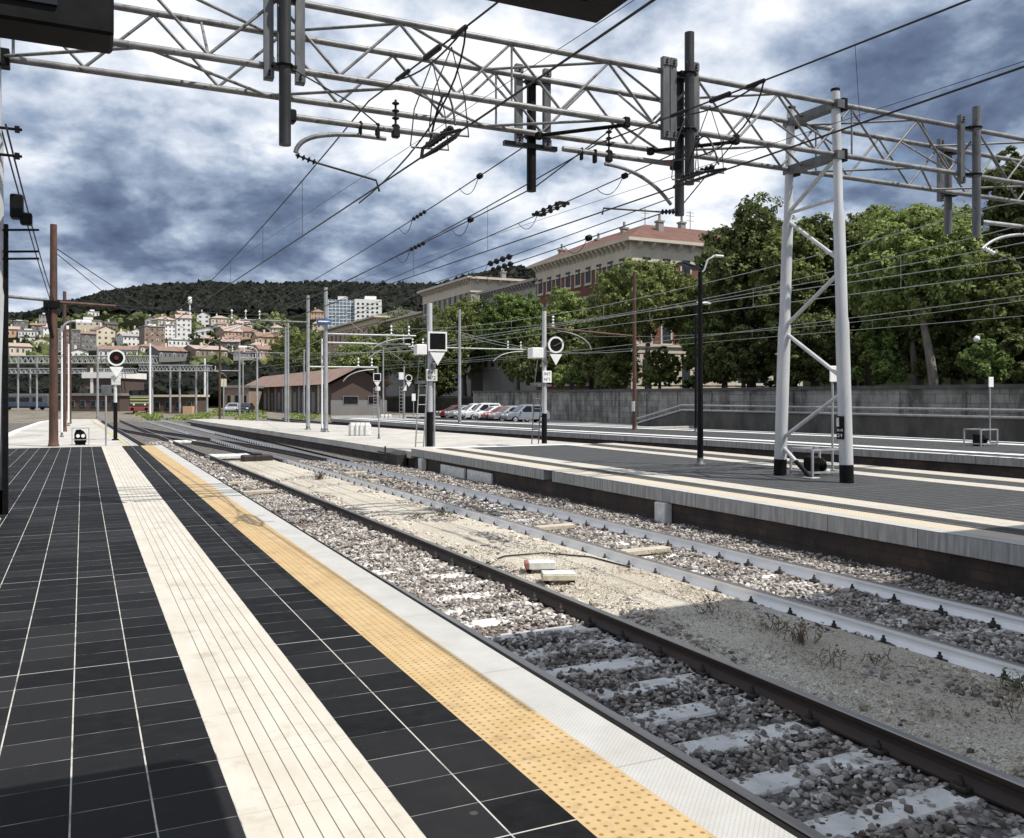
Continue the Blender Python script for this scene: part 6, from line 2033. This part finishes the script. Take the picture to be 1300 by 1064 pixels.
random.seed(9)
MAT['farglass'] = weathered('distant dull window glass', (0.04, 0.045, 0.05), (0.11, 0.11, 0.115), 0.3, 0.3, bmp=0)
HS = [
    ('low orange house at the far left of the hillside', 9, 24, 418, 429, 4, 'orange', 'pink', 'hip', 3, 1),
    ('long white terrace left of the thick rusty pole', 24, 47, 420, 429, 3, 'white', 'grey', 'flat', 6, 1),
    ('dull grey block high at the far left', 18, 35, 408, 419, 2, 'greyd', 'grey', 'flat', 4, 2),
    ('small cream house above the white terrace', 40, 55, 413, 421, 3, 'brown', 'terracotta', 'hip', 3, 1),
    ('grey villa with flat roof against the sky beside the rusty poles', 50, 65, 400, 412, 3, 'grey', 'dark', 'flat', 4, 2),
    ('white house cut by the thick rusty pole', 55, 72, 416, 428, 3, 'white', 'pink', 'hip', 3, 2),
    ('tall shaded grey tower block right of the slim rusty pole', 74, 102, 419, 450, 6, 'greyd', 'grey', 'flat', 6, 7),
    ('bright cream block with a rooftop penthouse', 97, 127, 407, 424, 5, 'cream', 'grey', 'flat', 4, 2),
    ('cream gabled house with orange tiles under the penthouse block', 122, 147, 419, 440, 6, 'cream', 'terracotta', 'y', 3, 3),
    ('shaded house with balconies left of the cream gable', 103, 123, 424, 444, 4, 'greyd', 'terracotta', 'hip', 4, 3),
    ('long white house with red roof behind the round signal', 126, 174, 444, 455, 6, 'white', 'terracotta', 'hip', 8, 1),
    ('grey roofed block above the long red roof', 156, 184, 427, 441, 4, 'white', 'grey', 'hip', 5, 2),
    ('small dark roofed house at the edge of the wood', 134, 150, 412, 420, 4, 'brown', 'dark', 'hip', 3, 1),
    ('brown square house in the middle of the hillside', 183, 210, 415, 443, 4, 'brown', 'grey', 'flat', 4, 4),
    ('narrow white house with tall chimney left of the brown one', 165, 183, 421, 432, 5, 'white', 'grey', 'hip', 3, 2),
    ('white balconied block right of the brown house', 208, 224, 413, 432, 4, 'white', 'grey', 'flat', 3, 4),
    ('taller white balconied block under the mast', 224, 243, 404, 434, 5, 'white', 'pink', 'hip', 3, 5),
    ('white gabled house crowning the slope', 250, 267, 400, 411, 5, 'white', 'terracotta', 'y', 2, 2),
    ('row of old roofs left of the white gabled house', 200, 226, 406, 415, 5, 'cream', 'pink', 'hip', 5, 1),
    ('low house with pink tiles below the white gable', 246, 284, 419, 429, 5, 'white', 'pink', 'hip', 5, 1),
    ('pale house below the white gable with dark cypress', 258, 278, 430, 443, 3, 'cream', 'pink', 'hip', 3, 2),
    ('salmon terrace on the right of the slope', 283, 310, 421, 434, 7, 'pink', 'pink', 'hip', 5, 2),
    ('long low roof in the foreground of the slope', 200, 248, 446, 457, 7, 'greyd', 'terracotta', 'hip', 8, 1),
    ('second long low roof beside it, a little higher', 246, 292, 444, 456, 6, 'brown', 'pink', 'hip', 7, 1),
    ('cluster of red roofs left of the twin grey poles', 300, 330, 421, 432, 7, 'pink', 'terracotta', 'hip', 5, 1),
    ('red roofed house directly behind the twin grey poles', 326, 362, 428, 440, 7, 'orange', 'terracotta', 'hip', 5, 1),
    ('small white house in front of the red roofs', 318, 341, 438, 447, 4, 'white', 'pink', 'hip', 3, 1),
    ('tan house just left of the tallest pale pole', 394, 412, 396, 407, 4, 'orange', 'terracotta', 'hip', 4, 2),
    ('small house peeping below the white high block', 397, 413, 411, 424, 4, 'cream', 'pink', 'hip', 3, 2),
    ('pale house above the salmon terrace', 300, 322, 411, 421, 5, 'cream', 'pink', 'hip', 4, 1),
    ('white cottage at the top left of the red roofs', 276, 296, 412, 420, 4, 'white', 'terracotta', 'hip', 3, 1),
    ('low white house under the tower block', 88, 112, 446, 458, 4, 'white', 'grey', 'hip', 4, 1),
    ('cream house behind the far gantry at left', 12, 40, 440, 452, 5, 'cream', 'pink', 'hip', 4, 1),
    ('white villa at the wood edge above the penthouse', 112, 126, 396, 403, 3, 'white', 'grey', 'flat', 3, 1),
    ('cream row with small gables below the brown square house', 178, 206, 440, 449, 4, 'cream', 'terracotta', 'hip', 6, 1),
    ('tall thin white house between brown house and balconied block', 149, 163, 424, 440, 4, 'white', 'pink', 'hip', 2, 3),
    ('white stepped terrace under the balconied blocks', 212, 246, 432, 441, 3, 'white', 'grey', 'flat', 6, 1),
    ('grey gabled cottage left of the mast', 184, 200, 405, 414, 4, 'grey', 'dark', 'y', 2, 1),
    ('dusky rose house at the right end of the old roofs', 226, 244, 398, 408, 4, 'pink', 'pink', 'hip', 3, 1),
    ('long cream block right of the white gable', 268, 292, 404, 413, 4, 'cream', 'pink', 'hip', 5, 1),
    ('white row behind the salmon terrace', 288, 318, 414, 422, 4, 'white', 'terracotta', 'hip', 6, 1),
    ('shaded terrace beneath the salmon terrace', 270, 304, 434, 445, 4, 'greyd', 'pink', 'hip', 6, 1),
    ('bright white house with terrace at the far left', 26, 44, 428, 437, 3, 'white', 'grey', 'flat', 3, 1),
    ('cream cottage right of the far left orange house', 44, 62, 432, 441, 4, 'cream', 'terracotta', 'hip', 3, 1),
    ('pale block behind the red roofs, right of the twin poles', 342, 360, 416, 428, 4, 'cream', 'pink', 'hip', 4, 2),
    ('grey house low behind the lamp column', 296, 322, 446, 456, 4, 'grey', 'terracotta', 'hip', 5, 1),
    ('stone house with red hip roof right of the lamp column', 328, 352, 444, 455, 6, 'pink', 'terracotta', 'hip', 4, 1),
]
for i, a in enumerate(HS): house(*a)
# high white office block
ob = thing('office_block', 'white and glass high block above the trees', 'building', dp(450, 418, 520), -YAW + 0.25)
k = 520 / F_
MB().box(-33 * k, 0, 0, 14, -10, 37 * k).build('glass_wing', bmat('pale blue glazing', (0.16, 0.24, 0.32)), ob)
m = MB()
for i in range(8): m.box(-33 * k, 0, -0.15, -0.02, (3 + i * 4.4) * k, (3.9 + i * 4.4) * k)
for i in range(8): m.box((-33 + i * 4.6) * k, (-32.3 + i * 4.6) * k, -0.18, -0.151, -2, 37 * k)
m.build('facade_grid', BM['white'], ob)
MB().box(0.01, 34 * k, -2, 13, -10, 38 * k).build('blank_wing', BM['white'], ob)
MB().box(-20 * k, -8 * k, 3, 9, 37 * k + 0.01, 42 * k).box(14 * k, 28 * k, 2, 9, 38 * k + 0.01, 43 * k).build('rooftop_hut', BM['white'], ob)
for i in range(5):
    for j in range(6):
        x = (3 + i * 6) * k; z = (5 + j * 5.2) * k
        MB().box(x, x + 2.6 * k, -2.12, -2.001, z, z + 2.2 * k).build('window', MAT['glass'], ob)
ms = thing('radio_mast', 'small white radio mast on a roof before the dark hill', 'mast', dp(241, 400, 600))
MB().path([(0, 0, -3), (0, 0, 12)], [0.7, 0.3], 6).build('pole', MAT['white'], ms)
MB()._lathe(Vector((0, 0, 7.5)), [(1.0, 0), (1.3, 0.3), (1.3, 4.2), (0.9, 4.6)], 10, 0, Vector((0, 0, 1))).build('drum', MAT['white'], ms)
for s in (-1, 1): MB().tube((0, 0, 6), (6 * s, 0, -4), 0.15, n=5).build('stay', MAT['midgrey'], ms)

# ------------------------------------------------------------------ things at the far end of the yard
def far_gantry(label, u0, u1, vt, vb, d, vfoot, legs, n):
    a = dp(u0, vb, d)
    t = thing('far_gantry', label, 'gantry', a, -YAW, 'lattice gantries at the far end of the yard')
    k = d / F_; w = (u1 - u0) * k; h = (vb - vt) * k; D = 1.2; r = 0.09
    for y in (0, D):
        for z in (0, h): MB().tube((0, y, z), (w, y, z), r, n=6).build('chord', MAT['steel'], t)
    for y in (0, D):
        m = MB()
        for i in range(n):
            x0, x1 = w * i / n, w * (i + 1) / n
            m.tube((x0, y, 0), ((x0 + x1) / 2, y, h), r * 0.6, n=5).tube(((x0 + x1) / 2, y, h), (x1, y, 0), r * 0.6, n=5)
        m.build('lattice', MAT['steel'], t)
    zf = (vb - vfoot) * k
    for u in legs: MB().tube(((u - u0) * k, D / 2, zf), ((u - u0) * k, D / 2, h), 0.14, n=8).build('leg', MAT['steel'], t)
    return t


far_gantry('long double lattice gantry at far left, nearer one', -40, 196, 452, 461, 128, 522, (20, 44, 190), 34)
far_gantry('short lattice gantry over the low brick shed', 176, 266, 464, 471, 118, 524, (191, 214, 226, 247, 261), 20)
far_gantry('thin lattice gantry just below the long double one', -40, 170, 468, 474, 150, 520, (36, 130), 34)

# depot and sheds
def yard_building(label, u0, u1, vt, vb, d, wall, trim, nwin, deep=8, roofh=0.5, trimh=1.0):
    p = dp(u0, vb, d); k = d / F_
    p.z = -0.74
    t = thing('yard_building', label, 'building', p, -YAW, 'railway buildings at the far end of the yard')
    w = (u1 - u0) * k; h = (vb - vt) * k
    MB().box(0, w, 0, deep, 0, h).build('wall', BM[wall], t)
    MB().box(-0.3, w + 0.3, -0.3, deep + 0.3, h + 0.002, h + roofh).build('roof', BM[trim], t)
    for i in range(nwin):
        x = w * (i + 0.5) / nwin; ww = min(0.9, w / nwin * 0.25)
        f = MB().box(x - ww, x + ww, -0.08, -0.001, h * 0.3, h * 0.72).build('window', BM['greyd'], t)
        MB().box(x - ww * 0.8, x + ww * 0.8, -0.11, -0.081, h * 0.34, h * 0.68).build('pane', MAT['glass'], f)
    return t


a = yard_building('brick depot with white cornice and a broad white stripe', 107, 152, 481, 522, 150, 'brick', 'white', 3, 10, 1.0)
k = 150 / F_
MB().box(8 * k, 11.5 * k, -0.12, -0.01, 20 * k, 54 * k).build('white_stripe', BM['white'], a)
MB().box(4 * k, 15 * k, -0.10, 2, 41.1 * k + 1.0, 57 * k).build('upper_panel', BM['brick'], a)
yard_building('long low dark red shed behind the sign post', 72, 152, 503, 523, 140, 'brick', 'greyd', 6, 6, 0.4)
a = yard_building('low ruined brick shed right of the locomotive', 193, 247, 503, 524, 124, 'brick', 'cream', 4, 5, 0.3)
MB().box(42 * 124 / F_, 54 * 124 / F_, -0.9, -0.02, 0, 1.0).build('porch', BM['orange'], a)
yard_building('shadowy brown shed left of the terracotta roof, with cars beside it', 286, 316, 494, 524, 140, 'brown', 'greyd', 3, 8, 0.4)

# locomotive
p = gp(177, 526, -0.70); p = dp(177, 526, 118); p.z = -0.66
MAT['locogreen'] = weathered('dark green locomotive paint', (0.02, 0.035, 0.025), (0.04, 0.06, 0.045), 2, 0.5)
MAT['locoyellow'] = weathered('pale yellow stripes', (0.36, 0.33, 0.14), (0.44, 0.41, 0.2), 3, 0.5)
MAT['locored'] = weathered('red buffer beam', (0.20, 0.04, 0.04), (0.26, 0.07, 0.065), 3, 0.5)
lo = thing('locomotive', 'dark green shunting locomotive with yellow striped nose and red buffer beam', 'locomotive', p, -YAW + 0.35)
MB().bbox(-1.25, 1.25, 0, 12, 0.9, 2.45, 0.12).build('body', MAT['locogreen'], lo)
MB().bbox(-1.3, 1.3, 0.6, 2.9, 2.452, 3.1, 0.12).build('cab_roof', MAT['black'], lo)
for z in (1.35, 1.75, 2.1):
    MB().box(-1.15, 1.15, -0.02, -0.002, z, z + 0.17).build('stripe', MAT['locoyellow'], lo)
MB().bbox(-1.35, 1.35, -0.15, 0.2, 0.35, 0.92, 0.04).build('buffer_beam', MAT['locored'], lo)
for x in (-0.85, 0.85):
    MB()._lathe(Vector((x, -0.15, 0.62)), [(0.09, 0), (0.09, 0.35), (0.22, 0.36), (0.22, 0.42)], 12, 0, Vector((0, -1, 0))).build('buffer', MAT['black'], lo)
    m = MB(); disc(m, (x * 0.8, -0.03, 1.22), 0.12, 0.05, 12); m.build('headlight', MAT['lamp'], lo)
for x in (-0.55, 0.55): MB().box(x - 0.4, x + 0.4, 0.56, 0.598, 2.5, 2.95).build('windscreen', MAT['glass'], lo)
for y in (1.6, 3.6, 8.2, 10.2):
    for x in (-0.85, 0.75): MB()._lathe(Vector((x, y, 0.5)), [(0.5, 0), (0.5, 0.1)], 16, 0, Vector((1, 0, 0))).build('wheel', MAT['black'], lo)
# blue and white train at far left
p = dp(8, 520, 150); p.z = -0.66
tr = thing('passenger_train', 'blue and white passenger train at the far left behind the poles', 'train', p, -YAW)
MB().bbox(-14, 7.0, 0, 2.8, 0.5, 2.6, 0.15).build('body', MAT['midgrey'], tr)
MB().box(-13.9, 6.9, -0.03, -0.002, 0.65, 1.15).build('blue_band', weathered('blue train livery', (0.03, 0.06, 0.14), (0.05, 0.09, 0.18), 2, 0.4), tr)
for i in range(9): MB().box(-13.2 + i * 2.2, -11.6 + i * 2.2, -0.035, -0.003, 1.4, 2.1).build('window', MAT['glass'], tr)
m = MB()
for i in range(4):
    for dx in (0, 2.0): m._lathe(Vector((-12.5 + i * 5.6 + dx * 0.8, 0.3, 0.42)), [(0.42, 0), (0.42, 0.15)], 14, 0, Vector((0, -1, 0)))
m.build('bogie', MAT['black'], tr)
MB().box(-14, 7, 0.2, 2.6, 2.601, 2.8).build('roof', MAT['midgrey'], tr)

# ------------------------------------------------------------------ cars
def car(label, loc, rz, paint, kind='hatch', group='cars parked in a row by the wall'):
    t = thing('parked_car', label, 'car', loc, rz, group)
    L, Wd = (4.1, 1.72)
    H = {'hatch': 1.46, 'mpv': 1.66, 'suv': 1.72, 'wagon': 1.52}[kind]
    rear = {'hatch': 1.75, 'mpv': 1.95, 'suv': 1.95, 'wagon': 1.98}[kind]
    hl = -L / 2
    # side outline of lower body, front towards -x
    low = [(hl, 0.32), (hl + 0.02, 0.62), (hl + 0.12, 0.78), (hl + 0.95, 0.93), (2.0, 0.95), (2.05, 0.6), (2.02, 0.32)]
    y0 = Wd / 2
    m = MB()
    pts = []
    for (x, z), w in zip(low, (0.90, 0.97, 0.97, 1.0, 0.97, 0.97, 0.93)):
        pts.append((x, z, y0 * w))
    n = len(pts)
    vs = [(x, -w, z) for x, z, w in pts] + [(x, w, z) for x, z, w in pts]
    fs = [tuple(range(n)), tuple(range(n, 2 * n))[::-1]] + [(i, n + i, n + (i + 1) % n, (i + 1) % n) for i in range(n)]
    m.add(vs, fs)
    body = m.build('body', paint, t)
    # cabin
    cab = [(hl + 0.95, 0.93, 0.97), (hl + 1.75, H - 0.06, 0.80), (hl + 2.3, H, 0.79), (rear - 0.55, H - 0.03, 0.79), (rear, 0.95, 0.95)]
    m = MB()
    n = len(cab)
    vs = [(x, -y0 * w, z) for x, z, w in cab] + [(x, y0 * w, z) for x, z, w in cab]
    fs = [tuple(range(n)), tuple(range(n, 2 * n))[::-1]] + [(i, n + i, n + (i + 1) % n, (i + 1) % n) for i in range(n)]
    m.add(vs, fs)
    m.build('cabin', paint, t)

    def side(x, z, s, off=0.012):
        f = (z - 0.93) / (H - 0.93)
        return (x, s * (y0 * (0.965 - 0.165 * f) + off), z)
    zt = H - 0.16; zb = 0.98
    for s in (-1, 1):
        for xa, xb, ta, tb in ((hl + 1.2, hl + 2.35, hl + 1.88, hl + 2.35), (hl + 2.45, rear - 0.35, hl + 2.45, rear - 0.62)):
            q = [side(xa, zb, s), side(xb, zb, s), side(tb, zt, s), side(ta, zt, s)]
            MB().add(q, [(0, 1, 2, 3)]) if False else None
            w = MB(); w.prism(q, (0, -s * 0.01, 0)); w.build('side_window', MAT['glass'], t)
    w = MB(); w.prism([(hl + 1.02, -0.68, 0.99), (hl + 1.02, 0.68, 0.99), (hl + 1.70, 0.58, H - 0.12), (hl + 1.70, -0.58, H - 0.12)], (-0.02, 0, 0.02)); w.build('windscreen', MAT['glass'], t)
    w = MB(); w.prism([(rear - 0.04, -0.66, 1.0), (rear - 0.04, 0.66, 1.0), (rear - 0.46, 0.56, H - 0.14), (rear - 0.46, -0.56, H - 0.14)], (0.03, 0, 0.015)); w.build('rear_window', MAT['glass'], t)
    for x in (hl + 0.78, 1.22):
        for s in (-1, 1):
            wh = MB()._lathe(Vector((x, s * (y0 - 0.19), 0.31)), [(0.29, 0), (0.31, 0.03), (0.31, 0.17), (0.28, 0.205)], 18, 0, Vector((0, s, 0))).build('wheel', MAT['rubber'], t)
            MB()._lathe(Vector((x, s * (y0 + 0.016), 0.31)), [(0.19, 0), (0.17, 0.015)], 14, 0, Vector((0, s, 0))).build('rim', MAT['steel'], wh)
    for s in (-1, 1):
        MB().bbox(hl + 0.0, hl + 0.22, s * 0.62 - 0.16, s * 0.62 + 0.16, 0.63, 0.79, 0.03).build('headlight', MAT['lamp'], t)
        MB().bbox(1.97, 2.06, s * 0.66 - 0.12, s * 0.66 + 0.12, 0.65, 0.92, 0.02).build('tail_light', MAT['lensred'], t)
        MB().bbox(hl + 1.25, hl + 1.42, s * 0.93 - 0.09, s * 0.93 + 0.09, 0.97, 1.09, 0.02).build('mirror', paint, t)
    MB().bbox(hl - 0.03, hl + 0.14, -0.76, 0.76, 0.30, 0.50, 0.03).build('bumper', MAT['midgrey'], t)
    return t


PA = {'red': weathered('red car paint', (0.36, 0.035, 0.03), (0.40, 0.05, 0.045), 2, 0.3, bmp=0), 'darkred': weathered('dark red car paint', (0.13, 0.025, 0.02), (0.17, 0.04, 0.03), 2, 0.35, bmp=0),
      'silver': weathered('silver car paint', (0.42, 0.43, 0.45), (0.48, 0.49, 0.51), 2, 0.3, 0.4, bmp=0), 'white': weathered('white car paint', (0.74, 0.74, 0.75), (0.8, 0.8, 0.8), 2, 0.3, bmp=0),
      'bluegrey': weathered('blue grey car paint', (0.28, 0.32, 0.38), (0.34, 0.38, 0.44), 2, 0.3, 0.4, bmp=0), 'dark': weathered('dark car paint', (0.02, 0.022, 0.028), (0.03, 0.032, 0.04), 2, 0.3, bmp=0)}
CARS = [('dark red hatchback, farthest car of the row at the left', 'darkred', 'hatch'), ('silver hatchback next to the dark red one', 'silver', 'hatch'), ('tall white people carrier behind the slim steel pole', 'white', 'mpv'),
        ('white off-roader, tallest in the middle of the row', 'white', 'suv'), ('white hatchback next to the red car', 'white', 'hatch'), ('bright red car wedged between white and silver ones', 'red', 'hatch'),
        ('silver wagon right of the bright red car', 'silver', 'wagon'), ('blue grey people carrier beside the round headed signal, nearest of the row', 'bluegrey', 'mpv')]
ul = [556, 567, 578, 589, 604, 614, 623, 640]
for (lab, c, kd), u in zip(CARS, ul):
    q = xp(u, 535, 33.6)
    car(lab, (33.6 + 2.1, q.y, -0.73), random.uniform(-0.05, 0.05) - 0.1, PA[c], kd)
for u, v, c, lab in ((297, 525, 'silver', 'pale car parked far off beside the shadowy brown shed'), (312, 525.5, 'dark', 'dark car parked far off right of the pale one')):
    p = dp(u, v, 125); p.z = -0.73
    car(lab, p, 1.2, PA[c], 'hatch', 'cars parked far off by the shed')

# ------------------------------------------------------------------ grass at the far end of the yard
rng = np.random.default_rng(77)
PP, NN = [], []
for i in range(9000):
    u = rng.uniform(170, 420) if i % 3 else rng.uniform(180, 320); v = 520 + 14 * rng.random() ** 1.3
    if mnoise.noise(Vector((u * 0.03, v * 0.25, 1))) < -0.02: continue
    p = gp(u, v, -0.72)
    if p.y < 66: continue
    PP.append((p.x, p.y, -0.66 + 0.1 * rng.random())); n_ = rng.normal(size=3); n_[2] *= 0.4; NN.append(n_ / np.linalg.norm(n_))
o = leaf_mesh('grass', np.array(PP), np.array(NN), 0.16, rng, LEAF['pale'], None)
tag(o, 'patchy grass at the far end of the yard before the brick shed', kind='stuff')
PP, NN = [], []
# a few cypress-dark trees among the houses
for u, vt, vb, lab in ((270, 412, 446, 'dark conical tree before the pale hillside house'), (247, 418, 440, 'dark narrow tree beside the white balconied blocks'), (31, 424, 446, 'round dark tree below the far left houses'), (375, 420, 450, 'dark tree under the tan house'), (118, 402, 412, 'dark tree beside the penthouse')):
    d = inv_d(u, vb); k = d / F_
    h = (vb - vt) * k
    tree(lab, dp(u, vb, d), h, (h * 0.32, h * 0.5), h * 0.52, 'dark', 900, int(u), size=h * 0.05, bark='barkdark', lumps=9, group='trees among the houses')
